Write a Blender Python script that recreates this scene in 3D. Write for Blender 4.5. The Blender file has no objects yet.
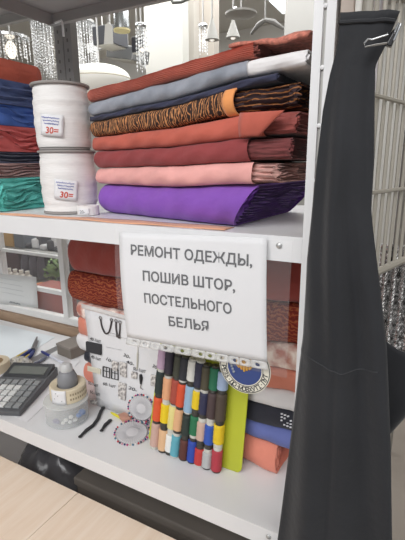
import bpy, math, random
from mathutils import Vector, Matrix
random.seed(7)
SC = bpy.context.scene
COL = SC.collection
PI = math.pi

# ------------------------------------------------------------------ camera calibration (405 x 540)
RW = [[0.878675, 0.108804, -0.464856], [0.477347, -0.217194, 0.85145], [-0.008323, -0.970046, -0.242781]]
CAM = Vector((0.16959, -0.6267, 1.49889))
FOC = 422.97

def ray(x, y):
    q = (x - 202.5, y - 270.0, FOC)
    return Vector([sum(RW[i][j] * q[j] for j in range(3)) for i in range(3)])

def at(x, y, Y):                       # the point seen at x, y that lies in the vertical plane Y
    r = ray(x, y)
    return CAM + r * ((Y - CAM[1]) / r[1])

def on_level(x, y, z):                 # the point seen at x, y that lies on the level z
    r = ray(x, y)
    return CAM + r * ((z - CAM[2]) / r[2])

def on_plane(x, y, p, n):
    r = ray(x, y)
    return CAM + r * ((Vector(p) - CAM).dot(n) / r.dot(n))

ZM = 1.39      # middle shelf top
ZL = 0.8345    # lower shelf top
ZU = 1.942     # upper shelf lower rim

# ------------------------------------------------------------------ materials
def lin(h):
    h = h.lstrip('#')
    out = []
    for i in (0, 2, 4):
        c = int(h[i:i + 2], 16) / 255
        out.append(c / 12.92 if c <= 0.04045 else ((c + 0.055) / 1.055) ** 2.4)
    return (*out, 1)

MATS = {}
def mat(name, col, rough=0.6, metal=0.0, var=0.0, scale=30.0, bump=0.0, bscale=200.0, sheen=0.0, spec=0.5, stretch=None, col2=None, trans=0.0):
    if name in MATS:
        return MATS[name]
    m = bpy.data.materials.new(name)
    m.use_nodes = True
    nt = m.node_tree
    b = nt.nodes['Principled BSDF']
    c = lin(col)
    b.inputs['Base Color'].default_value = c
    b.inputs['Roughness'].default_value = rough
    b.inputs['Metallic'].default_value = metal
    b.inputs['Specular IOR Level'].default_value = spec
    b.inputs['Sheen Weight'].default_value = sheen
    b.inputs['Transmission Weight'].default_value = trans
    tc = nt.nodes.new('ShaderNodeTexCoord')
    src = tc.outputs['Object']
    if stretch:
        mp = nt.nodes.new('ShaderNodeMapping')
        mp.inputs['Scale'].default_value = stretch
        nt.links.new(src, mp.inputs['Vector'])
        src = mp.outputs['Vector']
    if var > 0 or col2:
        n = nt.nodes.new('ShaderNodeTexNoise')
        n.inputs['Scale'].default_value = scale
        n.inputs['Detail'].default_value = 5
        nt.links.new(src, n.inputs['Vector'])
        r = nt.nodes.new('ShaderNodeValToRGB')
        c2 = lin(col2) if col2 else c
        r.color_ramp.elements[0].position = 0.35
        r.color_ramp.elements[1].position = 0.65
        r.color_ramp.elements[0].color = (*[max(0, v * (1 - var)) for v in c[:3]], 1)
        r.color_ramp.elements[1].color = (*[min(1, v * (1 + var)) for v in c2[:3]], 1)
        nt.links.new(n.outputs['Fac'], r.inputs['Fac'])
        nt.links.new(r.outputs['Color'], b.inputs['Base Color'])
    if bump > 0:
        n2 = nt.nodes.new('ShaderNodeTexNoise')
        n2.inputs['Scale'].default_value = bscale
        n2.inputs['Detail'].default_value = 3
        nt.links.new(src, n2.inputs['Vector'])
        bp = nt.nodes.new('ShaderNodeBump')
        bp.inputs['Strength'].default_value = bump
        bp.inputs['Distance'].default_value = 0.004
        nt.links.new(n2.outputs['Fac'], bp.inputs['Height'])
        nt.links.new(bp.outputs['Normal'], b.inputs['Normal'])
    MATS[name] = m
    return m

def mix_haze(h, k=0.14, lift=10):  # greys and lifts cloth colours to imitate haze
    h = h.lstrip('#'); c = [int(h[i:i + 2], 16) for i in (0, 2, 4)]
    g = 0.3 * c[0] + 0.59 * c[1] + 0.11 * c[2]
    return '#%02x%02x%02x' % tuple(int(min(255, max(0, v + (g - v) * k + lift))) for v in c)

def cloth(name, col, var=0.10, bump=0.25, rough=0.85, sheen=0.15, scale=14, col2=None, stretch=None):
    if name != 'black_garment_cloth':
        col = mix_haze(col)
    return mat(name, col, rough=rough, var=var, scale=scale, bump=bump, bscale=90, sheen=sheen, spec=0.2, col2=col2, stretch=stretch)

def film_mat(name, tint='#ffffff', clear=0.85, rough=0.12):
    if name in MATS:
        return MATS[name]
    m = bpy.data.materials.new(name)
    m.use_nodes = True
    nt = m.node_tree
    out = nt.nodes['Material Output']
    b = nt.nodes['Principled BSDF']
    b.inputs['Base Color'].default_value = lin(tint)
    b.inputs['Roughness'].default_value = rough
    t = nt.nodes.new('ShaderNodeBsdfTransparent')
    mx = nt.nodes.new('ShaderNodeMixShader')
    mx.inputs['Fac'].default_value = clear
    nt.links.new(b.outputs[0], mx.inputs[1])
    nt.links.new(t.outputs[0], mx.inputs[2])
    nt.links.new(mx.outputs[0], out.inputs['Surface'])
    MATS[name] = m
    return m

def glow(name, col, strength):
    if name in MATS:
        return MATS[name]
    m = bpy.data.materials.new(name)
    m.use_nodes = True
    b = m.node_tree.nodes['Principled BSDF']
    b.inputs['Base Color'].default_value = lin(col)
    b.inputs['Emission Color'].default_value = lin(col)
    b.inputs['Emission Strength'].default_value = strength
    MATS[name] = m
    return m

def banded(name, stops, scale=20, dist=6, detail=3, dscale=2.0, direction='Z', rough=0.8, stretch=None):
    """wavy stripes printed in the cloth"""
    if name in MATS:
        return MATS[name]
    m = bpy.data.materials.new(name)
    m.use_nodes = True
    nt = m.node_tree
    b = nt.nodes['Principled BSDF']
    b.inputs['Roughness'].default_value = rough
    b.inputs['Specular IOR Level'].default_value = 0.25
    tc = nt.nodes.new('ShaderNodeTexCoord')
    src = tc.outputs['Object']
    if stretch:
        mp = nt.nodes.new('ShaderNodeMapping')
        mp.inputs['Scale'].default_value = stretch
        nt.links.new(src, mp.inputs['Vector'])
        src = mp.outputs['Vector']
    w = nt.nodes.new('ShaderNodeTexWave')
    w.bands_direction = direction
    w.inputs['Scale'].default_value = scale
    w.inputs['Distortion'].default_value = dist
    w.inputs['Detail'].default_value = detail
    w.inputs['Detail Scale'].default_value = dscale
    nt.links.new(src, w.inputs['Vector'])
    r = nt.nodes.new('ShaderNodeValToRGB')
    els = r.color_ramp.elements
    while len(els) < len(stops):
        els.new(0.5)
    for e, (p, c) in zip(els, stops):
        e.position = p
        e.color = lin(c)
    nt.links.new(w.outputs['Color'], r.inputs['Fac'])
    nt.links.new(r.outputs['Color'], b.inputs['Base Color'])
    MATS[name] = m
    return m

def wood_mat():
    m = bpy.data.materials.new('pale_oak_laminate')
    m.use_nodes = True
    nt = m.node_tree
    b = nt.nodes['Principled BSDF']
    b.inputs['Roughness'].default_value = 0.45
    tc = nt.nodes.new('ShaderNodeTexCoord')
    mp = nt.nodes.new('ShaderNodeMapping')
    mp.inputs['Scale'].default_value = (18, 1.6, 18)
    nt.links.new(tc.outputs['Object'], mp.inputs['Vector'])
    n = nt.nodes.new('ShaderNodeTexNoise')
    n.inputs['Scale'].default_value = 2.2
    n.inputs['Detail'].default_value = 7
    n.inputs['Roughness'].default_value = 0.65
    nt.links.new(mp.outputs['Vector'], n.inputs['Vector'])
    r = nt.nodes.new('ShaderNodeValToRGB')
    r.color_ramp.elements[0].position = 0.3
    r.color_ramp.elements[0].color = lin('#e4ccb4')
    r.color_ramp.elements[1].position = 0.7
    r.color_ramp.elements[1].color = lin('#f1e0cf')
    nt.links.new(n.outputs['Fac'], r.inputs['Fac'])
    nt.links.new(r.outputs['Color'], b.inputs['Base Color'])
    return m

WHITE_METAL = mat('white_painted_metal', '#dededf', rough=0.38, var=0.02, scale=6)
SHADE_METAL = mat('shaded_white_metal', '#b3b1ae', rough=0.45, var=0.03, scale=6)  # white metal greyed to stand in for shade on the top shelves
SHADE_POST = mat('shaded_post_metal', '#8b8986', rough=0.45, var=0.04, scale=8)  # rear post colour, greyed in place of the shade on it
CHROME = mat('chrome', '#d8dadc', rough=0.18, metal=1.0)
BLACK_PL = mat('black_plastic', '#26272a', rough=0.4)
PAPER = mat('white_paper', '#dedee0', rough=0.75, var=0.02, scale=5)
INK = mat('grey_ink', '#55565a', rough=0.8)
BLACK_INK = mat('black_ink', '#26262a', rough=0.8)
BLUE_INK = mat('blue_ink', '#6a74b4', rough=0.8)
RED_INK = mat('red_ink', '#c0452e', rough=0.8)
FILM = film_mat('clear_plastic_film', '#f4f6f6', 0.86)
STRIP = film_mat('milky_pocket_strip', '#e6e7e6', 0.40, 0.3)
GLASS = film_mat('window_glass', '#ffffff', 0.93, 0.03)

# ------------------------------------------------------------------ mesh builder
class MB:
    def __init__(s):
        s.v = []; s.f = []; s.m = []; s.mi = 0
    def add(s, vs, fs):
        k = len(s.v)
        s.v += [Vector(p) for p in vs]
        for f in fs:
            s.f.append([k + i for i in f]); s.m.append(s.mi)
    def box(s, x0, x1, y0, y1, z0, z1, M=None):
        vs = [Vector((x, y, z)) for z in (z0, z1) for y in (y0, y1) for x in (x0, x1)]
        if M is not None:
            vs = [M @ p for p in vs]
        s.add(vs, [(0, 2, 3, 1), (4, 5, 7, 6), (0, 1, 5, 4), (2, 6, 7, 3), (0, 4, 6, 2), (1, 3, 7, 5)])
    def tube(s, pts, r, n=8, cap=True):
        pts = [Vector(p) for p in pts]
        rs = r if isinstance(r, (list, tuple)) else [r] * len(pts)
        vs = []; prev = None
        for i, p in enumerate(pts):
            t = (pts[min(i + 1, len(pts) - 1)] - pts[max(i - 1, 0)]).normalized()
            a = prev if prev is not None else (Vector((0, 0, 1)) if abs(t.z) < 0.9 else Vector((1, 0, 0)))
            u = (a - t * a.dot(t)).normalized(); prev = u
            w = t.cross(u)
            for k in range(n):
                an = 2 * PI * k / n
                vs.append(p + (u * math.cos(an) + w * math.sin(an)) * rs[i])
        fs = []
        for i in range(len(pts) - 1):
            for k in range(n):
                fs.append((i * n + k, i * n + (k + 1) % n, (i + 1) * n + (k + 1) % n, (i + 1) * n + k))
        if cap:
            fs.append(tuple(range(n))[::-1]); fs.append(tuple((len(pts) - 1) * n + k for k in range(n)))
        s.add(vs, fs)
    def lathe(s, prof, n=32, M=None, wob=None):
        """prof: (radius, z) from bottom to top"""
        vs = []
        for i, (r, z) in enumerate(prof):
            for k in range(n):
                a = 2 * PI * k / n
                rr = r + (wob(i, a) if wob and r > 1e-4 else 0)
                p = Vector((rr * math.cos(a), rr * math.sin(a), z))
                vs.append(M @ p if M is not None else p)
        fs = []
        for i in range(len(prof) - 1):
            for k in range(n):
                fs.append((i * n + k, i * n + (k + 1) % n, (i + 1) * n + (k + 1) % n, (i + 1) * n + k))
        if prof[0][0] > 1e-4: fs.append(tuple(range(n))[::-1])
        if prof[-1][0] > 1e-4: fs.append(tuple((len(prof) - 1) * n + k for k in range(n)))
        s.add(vs, fs)
    def ball(s, c, r, n=10, m=6, sq=(1, 1, 1)):
        c = Vector(c); vs = []; fs = []
        for i in range(m + 1):
            a = PI * i / m
            for k in range(n):
                b = 2 * PI * k / n
                vs.append(c + Vector((r * math.sin(a) * math.cos(b) * sq[0], r * math.sin(a) * math.sin(b) * sq[1], -r * math.cos(a) * sq[2])))
        for i in range(m):
            for k in range(n):
                fs.append((i * n + k, i * n + (k + 1) % n, (i + 1) * n + (k + 1) % n, (i + 1) * n + k))
        s.add(vs, fs)
    def grid(s, P, closed=False):
        R, N = len(P), len(P[0])
        vs = [p for row in P for p in row]; fs = []
        for i in range(R - 1):
            for k in range(N if closed else N - 1):
                fs.append((i * N + k, i * N + (k + 1) % N, (i + 1) * N + (k + 1) % N, (i + 1) * N + k))
        s.add(vs, fs)

def obj(name, mb, mats, parent=None, smooth=True, bevel=0.0, solid=0.0, base=None, angle=40):
    me = bpy.data.meshes.new(name)
    base = Vector(base) if base is not None else (parent_world(parent) if parent else (sum(mb.v, Vector()) / max(1, len(mb.v))))
    me.from_pydata([tuple(p - base) for p in mb.v], [], mb.f)
    mats = mats if isinstance(mats, (list, tuple)) else [mats]
    for m in mats: me.materials.append(m)
    for p, mi in zip(me.polygons, mb.m): p.material_index = min(mi, len(mats) - 1)
    if smooth:
        me.polygons.foreach_set('use_smooth', [True] * len(me.polygons))
        me.set_sharp_from_angle(angle=math.radians(angle))
    me.update()
    o = bpy.data.objects.new(name, me)
    COL.objects.link(o)
    if parent:
        o.parent = parent
        o.location = base - parent_world(parent)
    else:
        o.location = base
    if solid:
        md = o.modifiers.new('thickness', 'SOLIDIFY'); md.thickness = solid; md.offset = 0
    if bevel:
        md = o.modifiers.new('bevel', 'BEVEL'); md.width = bevel; md.segments = 2; md.limit_method = 'ANGLE'
    return o

def parent_world(p):
    w = Vector()
    while p:
        w = w + p.location; p = p.parent
    return w

def tag(o, label, cat, group=None, kind=None):
    o['label'] = label; o['category'] = cat
    if group: o['group'] = group
    if kind: o['kind'] = kind
    return o

def thing(name, label, cat, loc, group=None):
    o = bpy.data.objects.new(name, None)
    o.empty_display_size = 0.05
    COL.objects.link(o); o.location = loc
    return tag(o, label, cat, group)

def structure(o):
    o['kind'] = 'structure'; return o

_fonts = {}
def text_mb(body, size, fmap, align='LEFT', depth=0.0, width=None, shear=0.0, off=0.0):
    """lettering: outlines of the font filled and carried onto a surface by fmap(u, v)"""
    cu = bpy.data.curves.new('lettering', 'FONT')
    cu.body = body; cu.size = size; cu.align_x = align; cu.shear = shear; cu.resolution_u = 3; cu.offset = off
    to = bpy.data.objects.new('lettering', cu); COL.objects.link(to)
    dg = bpy.context.evaluated_depsgraph_get()
    me = bpy.data.meshes.new_from_object(to.evaluated_get(dg))
    xs = [v.co.x for v in me.vertices] or [0]
    k = width / (max(xs) - min(xs)) if width else 1.0
    x0 = min(xs) if width else 0
    mb = MB()
    mb.add([fmap((v.co.x - x0) * k, v.co.y) for v in me.vertices], [tuple(p.vertices) for p in me.polygons])
    bpy.data.objects.remove(to); bpy.data.meshes.remove(me); bpy.data.curves.remove(cu)
    return mb

def join(*mbs):
    r = MB()
    for i, m in enumerate(mbs):
        k = len(r.v); r.v += m.v
        r.f += [[k + a for a in f] for f in m.f]; r.m += m.m
    return r

# ------------------------------------------------------------------ the room
def slab(name, x0, x1, y0, y1, z0, z1, m):
    b = MB(); b.box(x0, x1, y0, y1, z0, z1)
    return structure(obj(name, b, m, smooth=False))
WALLM = mat('pale_plaster', '#dad8d3', rough=0.9, var=0.04, scale=2)
slab('floor', -7, 4, -4, 6, -0.1, 0, mat('grey_tiles', '#8f867d', rough=0.4, var=0.08, scale=3))
slab('wall_back', -7, 4, 5.0, 5.1, 0, 3.2, WALLM)
slab('wall_left', -7.1, -7, -4, 6, 0, 3.2, WALLM)
slab('wall_right', 2.6, 2.7, 0.2, 6, 0, 3.2, mat('grey_plaster', '#9d9a95', rough=0.9, var=0.04, scale=2))
slab('ceiling', -7, 4, -4, 6, 3.2, 3.3, mat('ceiling_board', '#d2cfc8', rough=0.9))
slab('trim_1', -1.9, -1.82, 2.9, 3.0, 0, 3.2, mat('grey_column', '#b7b2aa', rough=0.8))

# partition behind the shelves: a white framed window over a wooden ledge
wf = MB()
YW = 0.535
for x0, x1 in ((-2.0, -1.97), (-1.50, -1.468), (-1.115, -1.088), (-0.55, -0.52), (0.0, 0.03)):
    wf.box(x0, x1, YW, YW + 0.03, 0.89, 1.36)
for z0, z1 in ((0.865, 0.895), (1.34, 1.37)):
    wf.box(-2.0, 0.03, YW, YW + 0.03, z0, z1)
wf.box(-1.468, -1.115, YW + 0.004, YW + 0.026, 1.138, 1.150)
wf.box(-1.468, -1.115, YW + 0.004, YW + 0.026, 0.985, 1.003)
win = structure(obj('window_1', wf, mat('white_window_frame', '#e9e9e7', rough=0.4), smooth=False, bevel=0.002))
gp = MB(); gp.box(-1.985, 0.015, YW + 0.013, YW + 0.017, 0.88, 1.35)
obj('window_pane', gp, GLASS, win, smooth=False)
wb = MB(); wb.box(-2.2, 0.03, YW - 0.012, YW + 0.05, 0.825, 0.864); wb.box(-2.2, 0.03, YW + 0.005, YW + 0.05, 0.0, 0.825)
structure(obj('trim_2', wb, mat('brown_wood_ledge', '#a88f78', rough=0.6, var=0.12, scale=9, stretch=(1, 8, 8)), smooth=False))

# ------------------------------------------------------------------ shelving unit
def lipped_shelf(x0, x1, y0, y1, ztop, lip=0.04):
    b = MB()
    b.box(x0, x1, y0, y1, ztop - 0.004, ztop)
    b.box(x0, x1, y0, y0 + 0.003, ztop - lip, ztop - 0.004)
    b.box(x0, x1, y1 - 0.003, y1, ztop - lip, ztop - 0.004)
    b.box(x0, x0 + 0.003, y0 + 0.003, y1 - 0.003, ztop - lip, ztop - 0.004)
    b.box(x1 - 0.003, x1, y0 + 0.003, y1 - 0.003, ztop - lip, ztop - 0.004)
    b.box(x0, x1, y0 + 0.003, y0 + 0.018, ztop - lip, ztop - lip + 0.003)
    b.box(x0, x1, y1 - 0.018, y1 - 0.003, ztop - lip, ztop - lip + 0.003)
    return b

unit = thing('shelving_unit', 'white metal shelving unit loaded with fabric bolts and sewing notions', 'shelf', (-0.5, 0.25, 0))
for z in (0.28, ZL, ZM, ZU + 0.04):
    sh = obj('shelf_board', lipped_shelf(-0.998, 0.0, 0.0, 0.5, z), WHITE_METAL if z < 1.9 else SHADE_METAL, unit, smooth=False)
    bl = MB()
    for bx in (-0.036, -0.96):
        M = Matrix.Translation((bx, -0.0005, z - 0.015)) @ Matrix.Rotation(PI / 2, 4, 'X')
        bl.lathe([(0.0001, 0.003), (0.0035, 0.0025), (0.005, 0.001), (0.005, -0.001)], 12, M)
    obj('bolt', bl, mat('zinc_bolt', '#b9bab9', rough=0.35, metal=0.6), sh)
def post(x0, x1, y0, y1, ztop):
    """angle upright: two flanges with a groove and punched slots"""
    b = MB()
    sx = 1 if x1 > x0 else -1
    w = abs(x1 - x0)
    b.box(x0, x0 + sx * w * 0.42, y0, y0 + 0.003, 0, ztop)
    b.box(x0 + sx * w * 0.42, x0 + sx * w * 0.58, y0 + 0.004, y0 + 0.006, 0, ztop)
    b.box(x0 + sx * w * 0.58, x1, y0, y0 + 0.003, 0, ztop)
    b.box(min(x1, x1 - sx * 0.003), max(x1, x1 - sx * 0.003), min(y0 + 0.003, y1), max(y0 + 0.003, y1), 0, ztop)
    return b
pr = obj('post', post(0.0005, 0.030, -0.001, 0.035, 2.3), WHITE_METAL, unit, smooth=False)
z = 0.35
while z < 2.25:
    bl = MB()
    M = Matrix.Translation((0.0155, -0.0005, z)) @ Matrix.Rotation(PI / 2, 4, 'X')
    bl.lathe([(0.003, -0.006), (0.003, 0.001), (0.0001, 0.0018)], 8, M); z += 0.075
    obj('rivet', bl, WHITE_METAL, pr)
gv = MB(); gv.box(0.0135, 0.0178, 0.0022, 0.0036, 0, 2.3)
obj('groove', gv, mat('groove_grey', '#a9a7a3', rough=0.5), pr, smooth=False)
obj('post', post(0.0005, 0.030, 0.5, 0.46, 2.3), WHITE_METAL, unit, smooth=False)
obj('post', post(-0.9995, -1.03, -0.001, 0.035, 2.3), WHITE_METAL, unit, smooth=False)
rp = MB(); rp.box(-0.999, -0.925, 0.5015, 0.505, 0, 2.3); rp.box(-0.999, -0.996, 0.505, 0.53, 0, 2.3)
rp.box(-0.928, -0.925, 0.505, 0.53, 0, 2.3); rp.box(-0.966, -0.960, 0.4995, 0.5015, 0, 2.3)
rpo = obj('post', rp, SHADE_POST, unit, smooth=False)
hl = MB()
z = 1.44
while z < 1.95:
    for hx in (-0.983, -0.942):
        hl = MB(); hl.box(hx - 0.0025, hx + 0.0025, 0.5005, 0.5015, z, z + 0.010)
        obj('slot', hl, mat('dark_slot', '#6a6865', rough=0.9), rpo, smooth=False)
    z += 0.03
hk = MB()
hp = at(59, 14, 0.47)
hk.tube([(hp.x - 0.02, 0.47, ZU - 0.002), (hp.x + 0.008, 0.47, ZU + 0.001), (hp.x + 0.012, 0.47, ZU - 0.006), (hp.x + 0.012, 0.47, ZU - 0.045)], 0.0035, 8)
obj('hook', hk, mat('white_hook', '#f4f4f2', rough=0.3), unit)

unit2 = thing('shelving_unit', 'neighbouring white shelving unit beyond the wide grey rear upright', 'shelf', (-1.55, 0.25, 0))
for z in (0.28, ZL, ZM, ZU + 0.075):
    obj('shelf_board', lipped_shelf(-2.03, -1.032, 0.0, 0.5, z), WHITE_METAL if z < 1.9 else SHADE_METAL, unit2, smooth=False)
for x, y0, y1 in ((-2.03, -0.001, 0.03), (-2.03, 0.5, 0.47)):
    obj('post', post(x - 0.0005, x - 0.03, y0, y1, 2.3), WHITE_METAL, unit2, smooth=False)

# ------------------------------------------------------------------ wooden table in the foreground
tb = thing('wooden_table', 'pale oak topped table in front of the lower shelf', 'table', (-0.75, -0.4, 0))
WOOD = wood_mat()
seams = [-1.6, -1.27, -0.89, -0.51, -0.055]
tt = MB()
for a, b_ in zip(seams[:-1], seams[1:]):
    tt.box(a + 0.0007, b_ - 0.0007, -0.8, -0.018, 0.70, 0.733)
obj('table_top', tt, WOOD, tb, smooth=False, bevel=0.0012)
for lx in (-1.55, -0.11):
    for ly in (-0.74, -0.08):
        l = MB(); l.box(lx - 0.02, lx + 0.02, ly - 0.02, ly + 0.02, 0, 0.70)
        obj('leg', l, mat('dark_leg', '#4a4742', rough=0.5), tb, smooth=False)
bag = MB()
P = []
for i in range(17):
    a = PI * i / 16
    row = []
    for k in range(48):
        b_ = 2 * PI * k / 48
        rx = 0.165 * (1 + 0.07 * math.sin(5 * b_ + i) + 0.05 * math.sin(9 * b_ + 2 * i))
        ry = 0.15 * (1 + 0.06 * math.sin(4 * b_ + 1.3 * i))
        sa = math.sin(a) ** 0.6 if 0 < i < 16 else 0.01
        row.append(Vector((-0.80 + rx * sa * math.cos(b_), 0.20 + ry * sa * math.sin(b_), 0.468 - 0.182 * math.cos(a) + 0.010 * math.sin(7 * b_ + i))))
    P.append(row)
bag.grid(P, closed=True)
tag(obj('rubbish_bag', bag, mat('glossy_black_plastic', '#4b4a4d', rough=0.25, bump=0.9, bscale=16)), 'glossy dark plastic bag stuffed under the lower shelf', 'bag')
dark_filler = thing('shade_filler', 'added dark block filling the gap under the lower shelf with shade', 'dark_filler', (-0.33, 0.27, 0.281))  # dark block added so the space under the shelf reads as shaded
CRM = mat('filler_board', '#5d5751', rough=0.8, var=0.06, scale=6)
b = MB(); b.box(-0.60, -0.06, 0.06, 0.47, 0.281, 0.66); obj('filler_body', b, CRM, dark_filler, smooth=False, bevel=0.004)
b = MB(); b.box(-0.605, -0.055, 0.055, 0.475, 0.66, 0.685); obj('filler_lid', b, mat('filler_lid_board', '#605a54', rough=0.7, var=0.06, scale=6), dark_filler, smooth=False, bevel=0.004)

# ------------------------------------------------------------------ bolts of folded cloth
def smooth_interp(tab, s, c):
    for a, b_ in zip(tab[:-1], tab[1:]):
        if s <= b_[0] or b_ is tab[-1]:
            k = min(1, max(0, (s - a[0]) / (b_[0] - a[0]))); k = k * k * (3 - 2 * k)
            return a[c] * (1 - k) + b_[c] * k

def bolt(label, group, o, t, v, prof, depth, m, end_m=None, layers=5, jag=0.004, wav=0.0, slant=0.0, ribs=0, seed=0, nose=0.9,
         name='fabric_bolt', w0=0.0, round_left=0.5, rough=0.0008, pleat=0.005, ext=0.0, ext_in=0.006, ridge=1.0):
    rnd = random.Random(seed)
    o = Vector(o); t = Vector(t).normalized(); v = Vector(v).normalized()
    s0, s1 = prof[0][0], prof[-1][0]
    NS = 44
    root = thing(name, label, 'fabric', o + t * (s0 + s1) / 2 + v * depth / 2 + Vector((0, 0, prof[0][1])), group)
    ph = [rnd.uniform(0, 6.28) for _ in range(8)]
    NF = 26 if ribs else 16
    def ring(s, zb, zt, inset=0.0, soff=0.0, jg=0.0, wv=0.0, rnose=None):
        h = (zt - zb) / 2; zc = (zt + zb) / 2
        hh = max(0.0006, h - inset)
        r = min(hh * (nose if rnose is None else rnose) * 1.0, 0.045)
        d0 = w0 + inset * 0.8; d1 = depth - inset * 0.8
        pts = []
        for k in range(NF + 1):            # front nose from bottom to top
            a = -PI / 2 + PI * k / NF
            w = d0 + r - r * math.cos(a); z = zc + hh * math.sin(a)
            if ribs and inset == 0:
                w -= 0.0022 * (k % 2)
            pts.append((w, z, 0))
        for k in range(1, 12):
            pts.append((d0 + r + (d1 - d0 - 2 * r) * k / 12, zc + hh, 1))
        for k in range(9):
            a = PI / 2 - PI * k / 8
            pts.append((d1 - r + r * math.cos(a), zc + hh * math.sin(a), 2))
        for k in range(1, 12):
            pts.append((d1 - r - (d1 - d0 - 2 * r) * k / 12, zc - hh, 3))
        out = []
        for i, (w, z, q) in enumerate(pts):
            rel = (z - zc) / max(h, 1e-5)
            zz = z
            if wv:
                zz += wv * (math.sin(w * 38 + ph[0]) + 0.6 * math.sin(w * 71 + ph[1] + inset * 300)) * (1 - abs(rel))
            if q == 0:
                w += rough * 1.6 * (math.sin(s * 47 + ph[2] + rel * 2) + math.sin(s * 101 + ph[3] - rel * 3))
            ss = s + soff + slant * rel + (rnd.uniform(-jg, jg) if jg else 0)
            out.append(o + t * ss + v * w + Vector((0, 0, zz - o.z)))
        return out
    P = []
    zb0, zt0 = prof[0][1], prof[0][2]
    L = min(0.03, (zt0 - zb0) * round_left)
    sl = slant; slant = 0
    def ringx(s, zb, zt, **kw):
        return ring(s, zb, zt, **kw)
    for k in range(5):                      # rounded hidden end
        a = PI / 2 * k / 5
        ins = (zt0 - zb0) / 2 * (1 - math.sin(a)) * 0.9
        P.append(ringx(s0 + L * (1 - math.cos(a)), zb0, zt0, inset=ins))
    for i in range(NS + 1):
        s = s0 + L + (s1 - s0 - L) * i / NS
        zb = smooth_interp(prof, s, 1); zt = smooth_interp(prof, s, 2)
        wz = 0.0012 * math.sin(s * 33 + ph[4])
        k = (i / NS) ** 4
        slant = sl * k
        P.append(ringx(s, zb + 0.0003, zt - 0.0005 - abs(wz) * 0.5))
    b = MB()
    b.grid(P, closed=True)
    n = len(P[0])
    b.f.append(list(range(n))); b.m.append(0)
    obj('cloth_roll', b, m, root, angle=50)
    # the open folded end
    slant = sl
    zb, zt = prof[-1][1] + 0.0003, prof[-1][2] - 0.0005
    H = (zt - zb) / 2
    e = MB()
    Q = [ringx(s1, zb, zt)]
    if ext:
        gi = min(H * 0.14, ext_in)
        def ridged(s_, ins, jg):
            pts = ringx(s_, zb, zt, inset=ins, jg=jg)
            return [p + v * (ridge * 0.0035 * math.sin(i * 2.2 + 3 * math.sin(s_ * 30)) + ridge * (0.008 if i <= NF else 0)) for i, p in enumerate(pts)]
        Q.append(ringx(s1 - 0.004, zb, zt, inset=gi * 0.5))
        NE = 8
        for k in range(NE + 1):
            Q.append(ridged(s1 - 0.004 + (ext + 0.004) * k / NE, gi, 0.0))
        s1 = s1 + ext
        Q = [Q[0]] + Q[1:]
        H0 = H
    for k in range(1, 2 * layers + 1):
        ins = (H - (gi if ext else 0)) * k / (2 * layers + 0.6) + (gi if ext else 0)
        so = (0.0035 if k % 2 else -pleat) if k > 1 else 0.001
        Q.append(ringx(s1, zb, zt, inset=ins, soff=so, jg=jag, wv=wav))
    e.grid(Q, closed=True)
    e.f.append([(len(Q) - 1) * n + i for i in range(n)]); e.m.append(0)
    obj('folded_end', e, end_m or m, root, angle=60)
    return root

TER = cloth('terracotta_rib', '#bb5e4a', var=0.10)
GRB = cloth('grey_blue_cloth', '#7f8691', var=0.14, scale=22, col2='#8c9099')
NAVYT = cloth('ink_navy_cloth', '#2d2f46')
TIG = banded('tiger_print', [(0.0, '#332826'), (0.56, '#3a2a25'), (0.70, '#8a5a3c'), (0.88, '#b57b4e'), (1.0, '#c48d5f')], scale=42, dist=12, detail=4, dscale=1.8, direction='X', stretch=(1.3, 1, 0.45))
TIGE = banded('tiger_print_edges', [(0.0, '#33262a'), (0.78, '#3b2928'), (0.92, '#75492f'), (1.0, '#a06a3e')], scale=40, dist=6, detail=2, dscale=1.0, direction='Z')
ORA = cloth('orange_selvedge_cloth', '#e08a45')
COR = cloth('coral_red_cloth', '#b8503f')
MAR = cloth('maroon_cloth', '#8a3334')
PINK = cloth('salmon_pink_cloth', '#dc9790')
PUR = cloth('purple_cloth', '#7c45b0', var=0.06)
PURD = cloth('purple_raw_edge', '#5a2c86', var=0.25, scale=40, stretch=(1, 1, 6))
WHT = cloth('white_cloth', '#d9d6d6', var=0.04)

oR = (-0.115, 0.029, ZM)
tR = (0.407, -0.098, 0)
vR = (0.066, 0.9978, 0)
GR = 'bolts of cloth on the middle shelf, right pile'
bolt('bright purple fabric bolt at the bottom of the right pile', GR, oR, tR, vR, [(-0.425, ZM + .001, 1.457), (-0.2, ZM + .001, 1.456), (0.0, ZM + .001, 1.466)], 0.315, PUR, PURD, layers=7, jag=0.003, wav=0.003, slant=0.026, seed=1)
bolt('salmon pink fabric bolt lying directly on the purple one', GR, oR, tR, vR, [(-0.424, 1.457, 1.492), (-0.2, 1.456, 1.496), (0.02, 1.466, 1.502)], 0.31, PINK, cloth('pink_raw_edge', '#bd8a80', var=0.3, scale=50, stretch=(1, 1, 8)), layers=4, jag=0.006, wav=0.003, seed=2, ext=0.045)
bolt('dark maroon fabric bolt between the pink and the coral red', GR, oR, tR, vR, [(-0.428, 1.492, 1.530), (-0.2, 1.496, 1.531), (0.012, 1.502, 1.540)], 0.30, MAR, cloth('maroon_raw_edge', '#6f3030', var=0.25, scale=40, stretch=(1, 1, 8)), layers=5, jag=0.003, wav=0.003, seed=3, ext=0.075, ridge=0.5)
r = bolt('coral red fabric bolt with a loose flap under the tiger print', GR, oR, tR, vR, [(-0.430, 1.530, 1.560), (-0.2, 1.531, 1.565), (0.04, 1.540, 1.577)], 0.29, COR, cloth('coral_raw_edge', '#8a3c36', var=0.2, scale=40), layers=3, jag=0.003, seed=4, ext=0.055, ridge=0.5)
def sp(s, w, z):
    T = Vector(tR).normalized(); V = Vector(vR).normalized()
    p = Vector(oR) + T * s + V * w; p.z = z; return p
fl = MB()
Pf = []
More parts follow.
